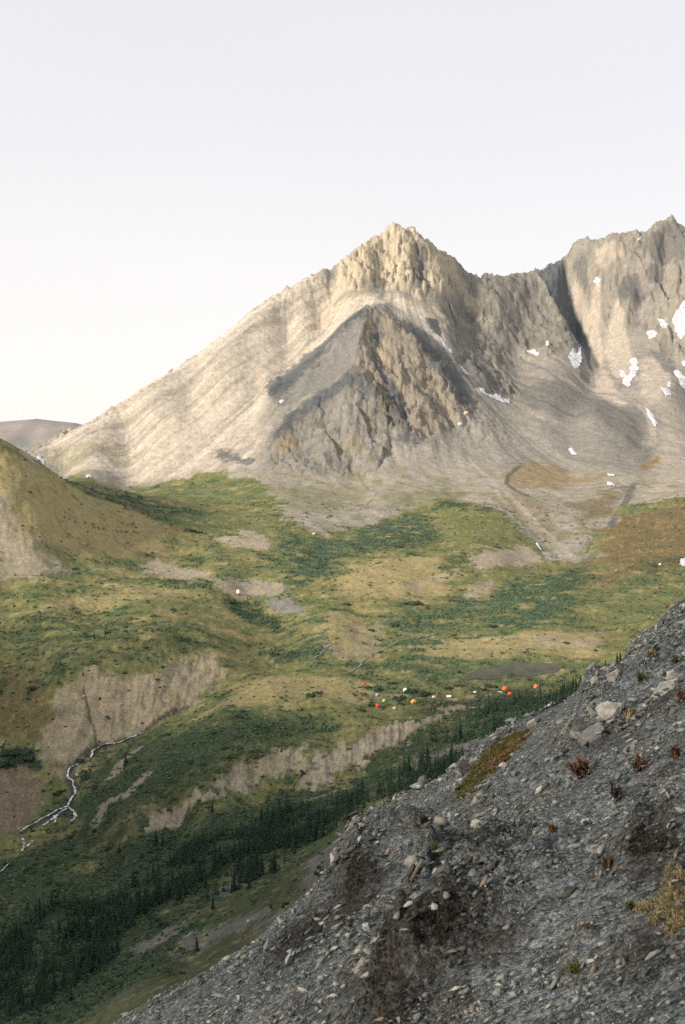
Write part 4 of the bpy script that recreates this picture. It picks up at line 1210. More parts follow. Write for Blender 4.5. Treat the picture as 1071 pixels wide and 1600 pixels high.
boulder(1008, 1108, 34, 8, GREY_R, 'flat grey slab on the slope right of the largest boulder', 25, tip=.5, lift=.4)
boulder(985, 1170, 28, 8, GREY_R, 'thin dark grey slab lying on the slope below the largest boulder', 26, tip=.55, lift=.4)
boulder(705, 1275, 14, 18, PALE_R, 'small bright stone left of the elongated pale stone', 27, tip=.8, lift=.5)

# ------------------------------------------------------------------ grass tufts and moss on the scree


def blades(n, h, spread, seed, droop=0.5):
    r = np.random.default_rng(seed)
    co, f = [], []
    for k in range(n):
        a = r.uniform(0, 6.28); ro = spread * 0.35 * r.random() ** .5; ln = h * r.uniform(.5, 1); out = spread * r.uniform(.3, 1)
        b = r.uniform(0, 6.28); bx, by = ro * math.cos(b), ro * math.sin(b)
        wd = h * 0.045
        tx, ty = -math.sin(a) * wd, math.cos(a) * wd
        mx, my = bx + math.cos(a) * out * .4, by + math.sin(a) * out * .4
        ex, ey = bx + math.cos(a) * out, by + math.sin(a) * out
        i = len(co)
        co += [(bx - tx, by - ty, -.02), (bx + tx, by + ty, -.02), (mx - tx, my - ty, ln * .75), (mx + tx, my + ty, ln * .75), (ex, ey, ln * (1 - droop * r.random()))]
        f += [(i, i + 1, i + 3), (i, i + 3, i + 2), (i + 2, i + 3, i + 4)]
    return np.array(co, np.float32), np.array(f, np.int32)


def grass_material(name, a, b):
    m = NT(name, 0.8)
    m.geo = m.n('ShaderNodeNewGeometry')
    return m.out(m.ramp(m.geo.outputs['Random Per Island'], [(0, a), (1, b)]))


MAT_RUST = grass_material('rusty_grass', (.035, .018, .011), (.12, .062, .03))
MAT_DRY = grass_material('dry_grass', (.11, .08, .035), (.30, .24, .12))
MAT_GREENT = grass_material('green_grass', (.03, .045, .012), (.085, .10, .03))
MAT_DARK = grass_material('dark_heath', (.018, .015, .011), (.055, .042, .028))
tuft_cache = {}


def tuft(px, py, hpx, mat, label, seed=0, wide=0.7):
    x, y = fg_hit(px, py)
    h = hpx * K * y
    key = (mat.name, seed % 3)
    if key not in tuft_cache:
        tuft_cache[key] = mesh_np('grass_tuft', *blades(70, 1.0, wide, seed % 3 + 5), mat)
    o = link('grass_tuft', tuft_cache[key])
    o.location = (x, y, float(fg_z(np.array([x]), np.array([y]))[0]))
    o.scale = (h, h, h); o.rotation_euler = (0.1, -0.45, seed * 1.3)
    tag(o, label, 'grass tuft', 'grass tufts on the scree')


for k, (a, b, c, d, e_) in enumerate([
        (914, 1214, 38, MAT_RUST, 'biggest rust red tuft in the middle of the right slope'), (998, 1205, 30, MAT_RUST, 'dark rusty tuft right of the biggest rust red tuft'),
        (944, 1152, 18, MAT_RUST, 'small rusty tuft below the largest pale boulder'), (985, 1128, 26, MAT_DRY, 'yellowish tuft growing right of the largest pale boulder'),
        (975, 1140, 14, MAT_RUST, 'orange tuft at the foot of the yellowish tuft'), (1018, 1026, 14, MAT_DRY, 'dry tuft near the top edge of the slope'),
        (1055, 1035, 14, MAT_GREENT, 'green tuft high at the right edge above the blade of rock'), (1062, 1100, 26, MAT_RUST, 'brown tuft at the right edge under the pale ledge'),
        (1055, 1185, 22, MAT_RUST, 'russet tuft at the right edge level with the biggest rust tuft'), (990, 1425, 22, MAT_GREENT, 'green tuft beside the straw coloured cushion'),
        (900, 1520, 24, MAT_GREENT, 'green sprig by the dark hollow near the bottom right'), (1000, 1065, 16, MAT_GREENT, 'green tuft on the slope between skyline stones and pale ledge'),
        (860, 1300, 16, MAT_RUST, 'rusty little tuft in the centre of the slope'), (950, 1360, 26, MAT_RUST, 'reddish tuft above the dark hollow on the right'),
        (720, 1240, 16, MAT_GREENT, 'green tuft at the lower tip of the mossy patch'), (680, 1330, 18, MAT_GREENT, 'green tuft under the fine gravel chute'),
        (960, 1250, 28, MAT_DARK, 'dark withered tuft below the two rusty tufts'), (660, 1290, 18, MAT_DARK, 'dark low tuft in the fine gravel chute')]):
    tuft(a, b, c, d, e_, k)


def scatter_tufts(name, pts, n, hr, mat, label, cat, protos_seed=40, wide=0.9, parent=None):
    r = [fg_hit(*p) for p in pts]
    a = np.array(r)
    xx = RNG.uniform(a[:, 0].min(), a[:, 0].max(), n * 6); yy = RNG.uniform(a[:, 1].min(), a[:, 1].max(), n * 6)
    d = poly_sd(xx + fbm(xx * 2, yy * 2, 3) * .3, yy + fbm(xx * 2 + 9, yy * 2, 3) * .3, r)
    m = np.nonzero(d < 0)[0][:n]
    xx, yy = xx[m], yy[m]
    zz = fg_z(xx, yy)
    pr = [blades(9, 1.0, wide, protos_seed + k) for k in range(4)]
    s = RNG.uniform(*hr, len(m))
    co, f = merged(pr, RNG.integers(0, 4, len(m)), np.stack([xx, yy, zz], 1), s, rot_mats(RNG.uniform(0, 6.28, len(m)), RNG.normal(.35, .2, len(m)), PLANE_DIR + RNG.normal(0, .4, len(m))))
    o = link(name, mesh_np(name, co, f, mat), parent)
    return tag(o, label, cat, kind='stuff')


mo = NT('moss_and_sedge', 0.85); mo.geo = mo.n('ShaderNodeNewGeometry')
_mc = mo.mix(mo.remap(mo.noise(1.1, 4), .42, .58, 0, 1), (.075, .080, .020), (.13, .070, .028))
MAT_MOSS = mo.out(mo.mul(_mc, mo.remap(mo.geo.outputs['Random Per Island'], 0, 1, .35, 1.7)))
scatter_tufts('moss', MOSS, 1500, (.05, .16), MAT_MOSS, 'olive and rust coloured moss bank along the edge of the scree', 'moss', 40)
for q in ([(540, 1345), (556, 1335), (570, 1370), (556, 1410), (540, 1415)], [(650, 1440), (690, 1420), (730, 1430), (720, 1460), (670, 1475)], [(565, 1505), (640, 1505), (675, 1560), (635, 1598), (575, 1598)],
          [(975, 1315), (1040, 1305), (1069, 1330), (1030, 1345), (965, 1342)], [(420, 1480), (470, 1440), (500, 1420), (510, 1450), (440, 1500)]):
    scatter_tufts('dark_heath', q, 160, (.03, .10), MAT_DARK, 'dark withered heath plants in a hollow of the scree', 'heath', 50)
scatter_tufts('dry_cushion', [(1005, 1410), (1050, 1375), (1085, 1365), (1085, 1440), (1040, 1470), (1010, 1450)], 420, (.03, .08), MAT_DRY, 'straw coloured cushion plants at the right edge near the bottom', 'cushion plants', 60)

# broken shale blocks crowd the outcrops
blocks = []
rb = random.Random(91)
for bx, by, br, bh in _outs:
    for k in range(15 if br > 1 else 8):
        t_ = rb.gauss(0, .5) * br; q_ = (-.25 + rb.gauss(0, .22)) * br
        blocks.append((bx + q_ * .92 + t_ * .39, by - q_ * .39 + t_ * .92, br * rb.uniform(.06, .20)))
# and ledges of tilted slabs break the surface along the strike
LEDGES = [[(1000, 1095), (1040, 1078), (1071, 1062)], [(955, 1175), (1000, 1155), (1060, 1120)], [(640, 1335), (700, 1300), (770, 1265)], [(560, 1455), (640, 1405), (720, 1370), (790, 1330)], [(690, 1385), (740, 1350), (800, 1310)],
          [(545, 1330), (560, 1310), (600, 1285)], [(830, 1250), (900, 1215), (960, 1190)], [(900, 1330), (960, 1300), (1030, 1270)], [(500, 1545), (580, 1490), (650, 1450)], [(820, 1415), (900, 1370), (980, 1335)], [(700, 1500), (780, 1450), (830, 1430)]]
for q in LEDGES:
    r_ = np.array([fg_hit(*p) for p in q]); L_ = np.r_[0, np.cumsum(np.hypot(*np.diff(r_, axis=0).T))]
    for k in range(int(L_[-1] / .28) + 2):
        t_ = rb.uniform(0, L_[-1]); bx, by = np.interp(t_, L_, r_[:, 0]) + rb.gauss(0, .10), np.interp(t_, L_, r_[:, 1]) + rb.gauss(0, .22)
        blocks.append((float(bx), float(by), rb.uniform(.07, .2) * (.6 + by / 30)))
block_me = [mesh_np('block', *hull_stone(700 + k, .2 + .04 * (k % 4), 8), stone_material('outcrop_shale', True, base=(.085, .082, .072) if k % 3 else (.19, .18, .15))) for k in range(9)]
for k, (bx, by, bs) in enumerate(blocks):
    o = link('block', block_me[k % 9], scree)
    o.location = (bx, by, float(fg_z(np.array([bx]), np.array([by]))[0]) + bs * .1)
    o.scale = (bs * rb.uniform(.8, 1.5), bs * rb.uniform(.8, 1.2), bs * rb.uniform(.9, 1.6))
    _r = rot_mats(np.array([rb.gauss(0, .8)]), np.array([PLANE_TILT - .12 + rb.gauss(0, .3)]), np.array([PLANE_DIR + rb.gauss(0, .4)]))[0]
    o.rotation_euler = Matrix(_r.tolist()).to_euler()

# ------------------------------------------------------------------ snow patches


def sheet(name, pts, mat, lift, dome, warp=0.15, n=90, stretch=None):
    r = region(pts); a = np.array(r)
    uu = a[:, 0] / a[:, 1]
    du = np.ptp(uu) * .1; dy = np.ptp(a[:, 1]) * .1
    gu = np.linspace(uu.min() - du, uu.max() + du, n); gy = np.linspace(a[:, 1].min() - dy, a[:, 1].max() + dy, n)
    U, Yv = np.meshgrid(gu.astype(np.float32), gy.astype(np.float32)); X = U * Yv
    s = min(np.ptp(a[:, 0]), np.ptp(a[:, 1]))
    off = random.random() * 50
    d = poly_sd(X + fbm(X / s * 2.5 + off, Yv / s * 2.5, 4, .6) * s * warp, Yv + fbm(X / s * 2.5, Yv / s * 2.5 + off, 4, .6) * s * warp, r)
    zz = bil(Z, GU, GY, U, Yv) + lift + dome * np.clip(-d / s * 4, -0.5, 1)
    j, i = np.nonzero(d[:-1, :-1] < 0)
    if len(j) < 3: return None
    v = lambda a_, b_: (j + a_) * n + i + b_
    f = np.stack([v(0, 0), v(0, 1), v(1, 1), v(1, 0)], 1)
    ids, inv = np.unique(f, return_inverse=True)
    co = np.stack([X.ravel()[ids], Yv.ravel()[ids], zz.ravel()[ids]], 1)
    return link(name, mesh_np(name, co, inv.reshape(f.shape), mat, True))


sn = NT('old_snow', 0.6)
MAT_SNOW = sn.out(sn.mix(sn.remap(sn.noise(0.12, 5), .35, .65, 0, 1), (.36, .35, .34), (.66, .66, .68)), sn.bump(sn.noise(0.1, 4), 2.0, 0.6))
SNOW = [([(890, 548), (897, 546), (898, 552), (904, 554), (906, 545), (912, 544), (908, 560), (903, 577), (895, 574), (888, 566)], 'U shaped snow patch at the foot of the shaded gully'),
        ([(966, 582), (974, 578), (980, 588), (986, 584), (984, 562), (992, 560), (999, 568), (996, 582), (987, 596), (985, 606), (977, 604)], 'curved snow patch hooked like a bird at the foot of the pale chute'),
        ([(1050, 500), (1060, 484), (1073, 470), (1090, 470), (1090, 520), (1064, 532), (1052, 520)], 'largest snow patch, cut by the right edge of the photo'),
        ([(1009, 518), (1020, 516), (1027, 522), (1015, 532)], 'wedge of snow on the right mountain left of the largest patch'),
        ([(1027, 498), (1035, 499), (1044, 508), (1041, 515), (1031, 506)], 'small ragged snow patch just above the snow wedge'),
        ([(1008, 638), (1014, 640), (1022, 650), (1028, 662), (1024, 668), (1014, 654)], 'long narrow snow strip on the outer side of the grey moraine'),
        ([(1052, 579), (1058, 578), (1066, 588), (1085, 592), (1085, 618), (1068, 608), (1058, 592)], 'snow patch at the right edge below the largest one'),
        ([(1031, 606), (1044, 607), (1051, 618), (1040, 620)], 'lowest rounded snow patch near the right edge'),
        ([(1043, 597), (1049, 597), (1048, 606), (1043, 606)], 'tiny snow spot above the lowest rounded patch'),
        ([(1064, 565), (1073, 562), (1085, 566), (1085, 574), (1067, 573)], 'little snow patch at the right edge between two bigger ones'),
        ([(758, 613), (772, 617), (783, 618), (786, 624), (797, 622), (797, 630), (784, 629), (770, 622), (760, 618)], 'snow strip along the foot of the dark rib left of the moraine'),
        ([(748, 607), (757, 608), (760, 617), (751, 613)], 'short snow sliver at the head of the strip under the dark rib'),
        ([(820, 544), (832, 547), (844, 550), (843, 555), (828, 552)], 'thin snow streak on the grey slope between the two mountains'),
        ([(853, 536), (858, 533), (857, 541), (853, 542)], 'tiny snow spot beside the thin streak between the mountains'),
        ([(888, 702), (894, 699), (898, 706), (903, 711), (893, 711)], 'small snow patch in the grey hollow under the moraine'),
        ([(948, 740), (962, 742), (960, 745), (952, 745)], 'upper of two small snow dashes beside the gully'),
        ([(948, 753), (958, 755), (963, 761), (949, 759)], 'lower of two small snow dashes beside the gully'),
        ([(994, 379), (999, 372), (1006, 367), (1000, 378)], 'thin slanting snow sliver on the skyline of the right mountain'),
        ([(927, 440), (932, 432), (936, 436), (940, 438), (934, 445)], 'small snow spot high in the pale chute of the right mountain'),
        ([(686, 530), (690, 528), (702, 545), (710, 552), (706, 554), (694, 543)], 'short snow streak under the summit gully of the pale mountain'),
        ([(716, 570), (722, 571), (734, 585), (729, 586)], 'thin snow streak lower in the gully right of the dark spur'),
        ([(715, 662), (722, 661), (726, 666), (717, 667)], 'snow dot at the bottom of the gully right of the dark spur'),
        ([(436, 628), (441, 624), (445, 627), (439, 632)], 'lone snow dot left of the dark shale band'),
        ([(52, 720), (60, 717), (68, 719), (64, 723), (54, 724)], 'snow patch at the far left foot of the pale mountain'),
        ([(134, 744), (142, 742), (144, 746), (136, 748)], 'snow dot on the scree foot above the green strip'),
        ([(1062, 877), (1071, 872), (1085, 874), (1085, 888), (1065, 886)], 'snow patch low on the valley floor at the right edge'),
        ([(837, 850), (840, 850), (846, 858), (846, 862), (842, 857)], 'white snow sliver in the dark gully below the green bench')]
Z_BASE = Z
for pts, lab in SNOW:
    o = sheet('snow_patch', pts, MAT_SNOW, 0.9, 1.2)
    if o: tag(o, lab, 'snow patch', 'snow patches on the mountains')

# ------------------------------------------------------------------ water
wm = NT('shallow_pond', 0.25)
wcol = wm.ramp(wm.noise(0.12, 5), [(0.3, (.058, .062, .042)), (0.7, (.10, .098, .060))])
MAT_POND = wm.out(wcol, wm.bump(wm.noise(0.6, 4), 0.3, 0.4))
wm.b.inputs['Roughness'].default_value = 0.55
o = sheet('shallow_pond', POND, MAT_POND, 0.25, 0.0, 0.06)
tag(o, 'dull brown half dried pond on the flats behind the camp', 'pond', kind='structure')

fw = NT('white_water', 0.35)
fcol = fw.ramp(fw.noise(0.75, 5, rough=0.7), [(0.43, (.05, .06, .055)), (0.51, (.45, .48, .5)), (0.56, (.85, .87, .88))])
MAT_FOAM = fw.out(fcol, fw.bump(fw.noise(1.0, 4), 0.4, 0.7))
cw = NT('creek_water', 0.2)
MAT_CREEK = cw.out(cw.ramp(cw.noise(0.4, 4), [(0.35, (.10, .12, .115)), (0.65, (.22, .23, .22))]))  # pale grey paints the sky's reflection into the water colour


def ribbon(pts, width, mat, lift=0.5, step=1.4, wob=0.8):
    r = np.array(region(pts))
    seg = np.r_[0, np.cumsum(np.hypot(*np.diff(r, axis=0).T))]
    s = np.arange(0, seg[-1], step)
    x = np.interp(s, seg, r[:, 0]); y = np.interp(s, seg, r[:, 1])
    ph = random.random() * 90
    x = x + fbm(s / 9 + ph, s * 0, 3, .6) * wob * 2; y = y + fbm(s / 9, s * 0 + ph, 3, .6) * wob * 3
    tx = np.gradient(x); ty = np.gradient(y); L = np.hypot(tx, ty) + 1e-6
    nx, ny = -ty / L, tx / L
    wd = width * (0.75 + 1.1 * fbm(s / 6 + ph, s * 0 + 3, 3, .6)) / 2
    co = []
    for k in (-1, 0, 1):
        X, Y = x + nx * wd * k, y + ny * wd * k
        co.append(np.stack([X, Y, ground_many(X, Y)], 1))
    zz = np.max([c[:, 2] for c in co], axis=0) + lift
    for c, dz in zip(co, (0, .12, 0)): c[:, 2] = zz + dz
    co = np.stack(co, 1).reshape(-1, 3)
    n = len(s)
    k = np.arange(n - 1)
    f = np.concatenate([np.stack([3 * k + a, 3 * k + a + 1, 3 * k + a + 4, 3 * k + a + 3], 1) for a in (0, 1)])
    return co, f


def stream(name, lines, mat, label, cat):
    cos, fs, off = [], [], 0
    for pts, wd in lines:
        c, f = ribbon(pts, wd, mat)
        cos.append(c); fs.append(f + off); off += len(c)
    tag(link(name, mesh_np(name, np.concatenate(cos), np.concatenate(fs), mat, True)), label, cat, kind='structure')


stream('mountain_stream', [([(226, 1146), (217, 1149), (190, 1161), (168, 1166), (150, 1172), (147, 1176), (139, 1187), (128, 1192), (112, 1199), (106, 1208), (107, 1216), (115, 1222), (118, 1232), (117, 1242), (110, 1250), (107, 1258), (104, 1264)], 1.1),
                           ([(107, 1262), (88, 1268), (72, 1278), (58, 1286), (40, 1294), (30, 1302)], 1.1), ([(104, 1264), (90, 1275), (80, 1283), (66, 1293)], 1.2), ([(88, 1276), (86, 1288)], 1.2),
                           ([(108, 1262), (117, 1270), (118, 1278), (112, 1285)], 1.4), ([(36, 1312), (37, 1325), (34, 1334)], 1.1), ([(16, 1350), (6, 1360), (-8, 1370)], 1.0), ([(50, 1316), (42, 1326)], 1.1), ([(118, 1212), (122, 1216)], 1.2)],
       MAT_FOAM, 'white mountain stream tumbling down the gully below the bare bluff', 'stream')
stream('creek', [([(691, 991), (660, 996), (624, 1002), (608, 1012), (583, 1024), (571, 1030), (563, 1041), (548, 1050), (532, 1055)], 1.2)], MAT_CREEK, 'pale creek winding over the valley flats behind the camp', 'creek')
stream('creek', [([(500, 993), (508, 1000), (517, 1007), (510, 1014), (500, 1024), (485, 1032)], 1.0)], MAT_CREEK, 'short creek bend left of the straw coloured knoll', 'creek')

# ------------------------------------------------------------------ trees


def conifer(seed, layers, per, r0):
    r = np.random.default_rng(seed)
    co, f = [], []
    for k in range(layers):
        t = k / (layers - 1)
        zc = 0.07 + 0.86 * t
        rad = r0 * (1 - t) ** 0.85 + 0.012
        n = max(4, int(per * (1 - 0.4 * t)))
        a0 = r.uniform(0, 6.28)
        for q in range(n):
            a = a0 + 6.283 * q / n + r.normal(0, .2)
            l = rad * r.uniform(.6, 1.25); w = l * .42 + .01
            ca, sa = math.cos(a), math.sin(a)
            zz = zc + r.normal(0, .012)
            i = len(co)
            co += [(0, 0, zz + .05), (ca * l * .55 - sa * w, sa * l * .55 + ca * w, zz - .015), (ca * l, sa * l, zz - .05 - .04 * r.random()), (ca * l * .55 + sa * w, sa * l * .55 - ca * w, zz - .015)]
            f += [(i, i + 1, i + 2), (i, i + 2, i + 3)]
    i = len(co)
    co += [(.012, 0, .9), (-.008, .01, .9), (-.008, -.01, .9), (0, 0, 1.0)]
    f += [(i, i + 1, i + 3), (i + 1, i + 2, i + 3), (i + 2, i, i + 3)]
    return np.array(co, np.float32), np.array(f, np.int32)


def trunk(r=0.022):
    co, f = [], []
    for z, s in ((-0.04, 1), (0.5, .6), (0.92, .15)):
        for q in range(6): co.append((math.cos(q * 1.047) * r * s, math.sin(q * 1.047) * r * s, z))
    for b in (0, 6):
        for q in range(6):
            a, c = b + q, b + (q + 1) % 6
            f += [(a, c, c + 6), (a, c + 6, a + 6)]
    return np.array(co, np.float32), np.array(f, np.int32)


def leaf_material(name, a, b, obj=False):
    m = NT(name, 0.85)
    m.geo = m.n('ShaderNodeNewGeometry')
    r = m.n('ShaderNodeObjectInfo').outputs['Random'] if obj else m.geo.outputs['Random Per Island']
    col = m.ramp(r, [(0, a), (1, b)])
    return m.out(m.mul(col, m.remap(m.noise(0.9, 4), 0.3, 0.7, 0.7, 1.3)))


MAT_NEEDLE = leaf_material('fir_needles', (.017, .037, .022), (.040, .068, .036), True)
MAT_FOREST = leaf_material('forest_needles', (.017, .037, .022), (.042, .070, .037))
bk = NT('fir_bark', 0.9); MAT_BARK = bk.out((.06, .05, .04), bk.bump(bk.noise(20, 3), .02))
CROWN = [conifer(100 + k, 11, 9, .17 + .03 * (k % 3)) for k in range(6)]
crown_me = [mesh_np('crown', c, f, MAT_NEEDLE) for c, f in CROWN]
trunk_me = mesh_np('trunk', *trunk(), MAT_BARK)
FAR = [conifer(200 + k, 6, 5, .19 + .03 * (k % 3)) for k in range(6)]


def in_region(pts, n, jitter=0.0):
    r = region(pts); a = np.array(r)
    out = np.zeros((0, 2))
    while len(out) < n:
        xx = RNG.uniform(a[:, 0].min(), a[:, 0].max(), n * 4); yy = RNG.uniform(a[:, 1].min(), a[:, 1].max(), n * 4)
        cl = fbm(xx / 16, yy / 16, 3)
        m = (poly_sd(xx + cl * 16, yy + fbm(xx / 16 + 60, yy / 16, 3) * 16, r) < RNG.normal(0, 2.0, n * 4)) & (RNG.random(n * 4) < np.clip(0.4 + 2.0 * cl, 0.03, 1))
        out = np.concatenate([out, np.stack([xx[m], yy[m]], 1)])
    return out[:n]


STANDS = [([(690, 1140), (730, 1118), (760, 1104), (850, 1088), (930, 1072), (975, 1062), (915, 1098), (840, 1125), (760, 1150), (700, 1165), (660, 1180)], 1000, (3.6, 6.8), 'dark fir in the tree belt below the camp'),
          ([(560, 1245), (600, 1208), (650, 1190), (720, 1172), (760, 1160), (720, 1205), (640, 1240), (580, 1270), (540, 1290)], 420, (3.4, 6.0), 'dark fir in the lower belt against the scree edge'),
          ([(300, 1330), (430, 1280), (520, 1245), (560, 1245), (530, 1290), (430, 1350), (390, 1385), (300, 1410), (240, 1430), (200, 1400)], 1500, (3.0, 5.6), 'dark fir in the wooded hollow left of the scree nose'),
          ([(-20, 1450), (120, 1420), (230, 1380), (260, 1420), (170, 1510), (60, 1580), (-20, 1610, 238)], 1500, (2.8, 5.2), 'dark fir in the gloomy wood at the bottom left'),
          ([(352, 932), (385, 936), (420, 960), (466, 988), (430, 986), (380, 965)], 90, (3.0, 5.5), 'dark fir in the slanting row on the plateau'),
          ([(770, 1060), (850, 1052), (930, 1046), (925, 1056), (840, 1068), (780, 1072)], 60, (1.8, 3.2), 'low dark fir behind the big orange tent')]
trees = []
for s_, (pts, n, hr, lab) in enumerate(STANDS):
    xy = in_region(pts, n)
    hh = (hr[0] * .5 + (hr[1] * 1.1 - hr[0] * .5) * RNG.random(n) ** 1.5) * np.where(RNG.random(n) < .12, 1.25, 1)
    for (a, b), h in zip(xy, hh): trees.append((a, b, h, s_))
TREES = np.array(trees)
tz = ground_many(TREES[:, 0], TREES[:, 1])
tu, tw = TREES[:, 0] / TREES[:, 1], tz / TREES[:, 1]
seen = (np.abs(tu) < 0.34) & (tw + TREES[:, 2] / TREES[:, 1] * .6 > np.where(tu > -.22, np.interp(tu, _e[:, 0], _e[:, 1]), -9)) & ((SP + tw * CP) / (CP - tw * SP) > -.5)
appar = np.where(seen, TREES[:, 2] / TREES[:, 1], 0)
order = np.argsort(-appar)
solo, mass = order[:280], order[280:]


def fir(x, y, h, label, group, k, lean=0.0):
    e = bpy.data.objects.new('fir_tree', None); COL.objects.link(e)
    e.location = (x, y, ground_at(x, y)); e.scale = (h * .95, h * .95, h); e.rotation_euler = (lean, 0, k * 2.4)
    e.empty_display_size = 0.1
    tag(e, label, 'tree', group)
    link('trunk', trunk_me, e); link('crown', crown_me[k % 6], e)


for n, k in enumerate(solo):
    fir(TREES[k, 0], TREES[k, 1], TREES[k, 2], STANDS[int(TREES[k, 3])][3], 'firs: ' + STANDS[int(TREES[k, 3])][3], n)
m_ = len(mass)
co, f = merged(FAR, RNG.integers(0, 6, m_), np.stack([TREES[mass, 0], TREES[mass, 1], tz[mass]], 1), np.stack([TREES[mass, 2] * .95, TREES[mass, 2] * .95, TREES[mass, 2]], 1),
               rot_mats(RNG.uniform(0, 6.28, m_), RNG.normal(0, .04, m_), RNG.uniform(0, 6, m_)))
tag(link('fir_forest', mesh_np('fir_forest', co, f, MAT_FOREST)), 'dense mass of dark firs filling the hollow below the camp', 'forest', kind='stuff')
LONE = [(390, 1388, 4.6, 'lone fir on the slope left of the scree nose'), (333, 1420, 4.4, 'lone fir on the open slope above the grey scree strip'), (308, 1486, 4.0, 'squat fir at the lower edge of the grey scree strip'),
        (197, 1196, 6.5, 'slim fir beside the bare streak right of the stream'), (165, 992, 5.2, 'taller fir of the pair on the plateau'), (148, 998, 4.6, 'shorter fir of the pair on the plateau'),
        (95, 1040, 4.0, 'small dark fir left of the bare bluff'), (92, 1068, 3.6, 'stout fir above the brush at the bluff left side'), (332, 1268, 4.2, 'fir on the slope between the two bare scarps'),
        (244, 1318, 6.0, 'broad dark fir below the left end of the scarp'), (255, 1322, 5.2, 'fir just right of the broad dark fir below the scarp'), (272, 955, 3.4, 'single small fir in the middle of the plateau'),
        (440, 1175, 2.8, 'small fir growing on the scarp edge'), (362, 1395, 3.6, 'small fir left of the lone slope fir'), (130, 1055, 3.2, 'low fir at the upper left rim of the bluff')]
for k, (a, b, h, lab) in enumerate(LONE):
    x, y = hit(a, b) if Z is not None else None
    fir(x, y, h, lab, 'scattered firs', 500 + k)

# ------------------------------------------------------------------ scrub


def dome(seed, n=5):
    r = np.random.default_rng(seed)
    co = []
    for z, rad in ((-.15, .75), (.28, 1.0)):
        for q in range(n):
            a = 6.283 * (q + (.5 if z > 0 else 0)) / n + r.normal(0, .2); l = rad * r.uniform(.6, 1.2)
            co.append((math.cos(a) * l, math.sin(a) * l, z + r.normal(0, .13)))
    co.append((r.normal(0, .25), r.normal(0, .25), .75 + .25 * r.random()))
    f = []
    for q in range(n):
        a, b = q, (q + 1) % n
        f += [(a, b, n + q), (b, n + b, n + q), (n + q, n + b, 2 * n)]
    return np.array(co, np.float32), np.array(f, np.int32)


N = 420000
u = RNG.uniform(-.37, .37, N); t = RNG.uniform(math.log(195), math.log(1350), N); yy = np.exp(t)
den = bil(LEAFY.astype(np.float32), GU, GY, u, yy)
cl = fbm(u * yy / 11, yy / 8, 4, .6)
keep = np.nonzero(RNG.random(N) < np.clip(den * (0.5 + 2.2 * cl), 0, 1) * 0.36)[0]
zz = ground_many(u[keep] * yy[keep], yy[keep])
wv = zz / yy[keep]
vis = (wv > np.where(u[keep] > -.22, np.interp(u[keep], _e[:, 0], _e[:, 1]) - .01, -9))
keep, zz = keep[vis], zz[vis]
if len(keep) > 24000:
    q = RNG.permutation(len(keep))[:24000]; keep, zz = keep[q], zz[q]
n_ = len(keep)
print('scrub', n_)
s = (0.35 + yy[keep] / 900) * RNG.uniform(.5, 1.15, n_)
s3 = np.stack([s * 1.25, s * 1.25, s * RNG.uniform(.6, 1.0, n_)], 1)
co, f = merged([dome(300 + k) for k in range(8)], RNG.integers(0, 8, n_), np.stack([u[keep] * yy[keep], yy[keep], zz], 1), s3, rot_mats(RNG.uniform(0, 6.28, n_), RNG.normal(0, .15, n_), RNG.uniform(0, 6, n_)))
MAT_SCRUB = leaf_material('willow_scrub', (.034, .060, .028), (.088, .118, .052))
tag(link('willow_scrub', mesh_np('willow_scrub', co, f, MAT_SCRUB)), 'low dark green willow scrub mottling the valley floor', 'scrub', kind='stuff')


# darker round bushes, thicker on the slopes by the stream and thin over the plateau
N = 60000
u = RNG.uniform(-.36, .36, N); t = RNG.uniform(math.log(200), math.log(1000), N); yy = np.exp(t)
den = bil(LEAFY.astype(np.float32), GU, GY, u, yy)
cl = fbm(u * yy / 19 + 50, yy / 14, 4, .6)
keep = np.nonzero(RNG.random(N) < np.clip((den + .05) * (0.25 + 1.8 * cl), 0, 1) * 0.20)[0]
zz = ground_many(u[keep] * yy[keep], yy[keep])
n_ = len(keep)
s = RNG.uniform(.5, 1.35, n_) * (0.75 + yy[keep] / 1800)
pos = np.stack([u[keep] * yy[keep], yy[keep], zz], 1)
offs = RNG.normal(0, .45, (4, n_, 3)) * s[None, :, None]; offs[:, :, 2] = np.abs(offs[:, :, 2]) * .5
P4 = np.concatenate([pos + o_ for o_ in offs]); S4 = np.tile(s * .62, 4)
co, f = merged([dome(360 + k) for k in range(8)], RNG.integers(0, 8, 4 * n_), P4, S4, rot_mats(RNG.uniform(0, 6.28, 4 * n_), RNG.normal(0, .3, 4 * n_), RNG.uniform(0, 6, 4 * n_)))
print('brush', n_)
tag(link('dark_brush', mesh_np('dark_brush', co, f, leaf_material('dark_brush', (.018, .036, .020), (.048, .070, .032)))), 'dark rounded brush dotted over the slopes and the plateau', 'brush', kind='stuff')


def bush_mesh(seed):
    r = np.random.default_rng(seed)
    pr = [dome(400 + seed * 3 + k) for k in range(3)]
    n = 16
    a = r.uniform(0, 6.28, n); d = r.random(n) ** .5 * .8
    pos = np.stack([np.cos(a) * d, np.sin(a) * d, r.uniform(.0, .35, n) * (1.2 - d)], 1)
    s = r.uniform(.22, .42, n)
    return merged(pr, r.integers(0, 3, n), pos, s, rot_mats(r.uniform(0, 6, n), r.normal(0, .3, n), r.uniform(0, 6, n)))


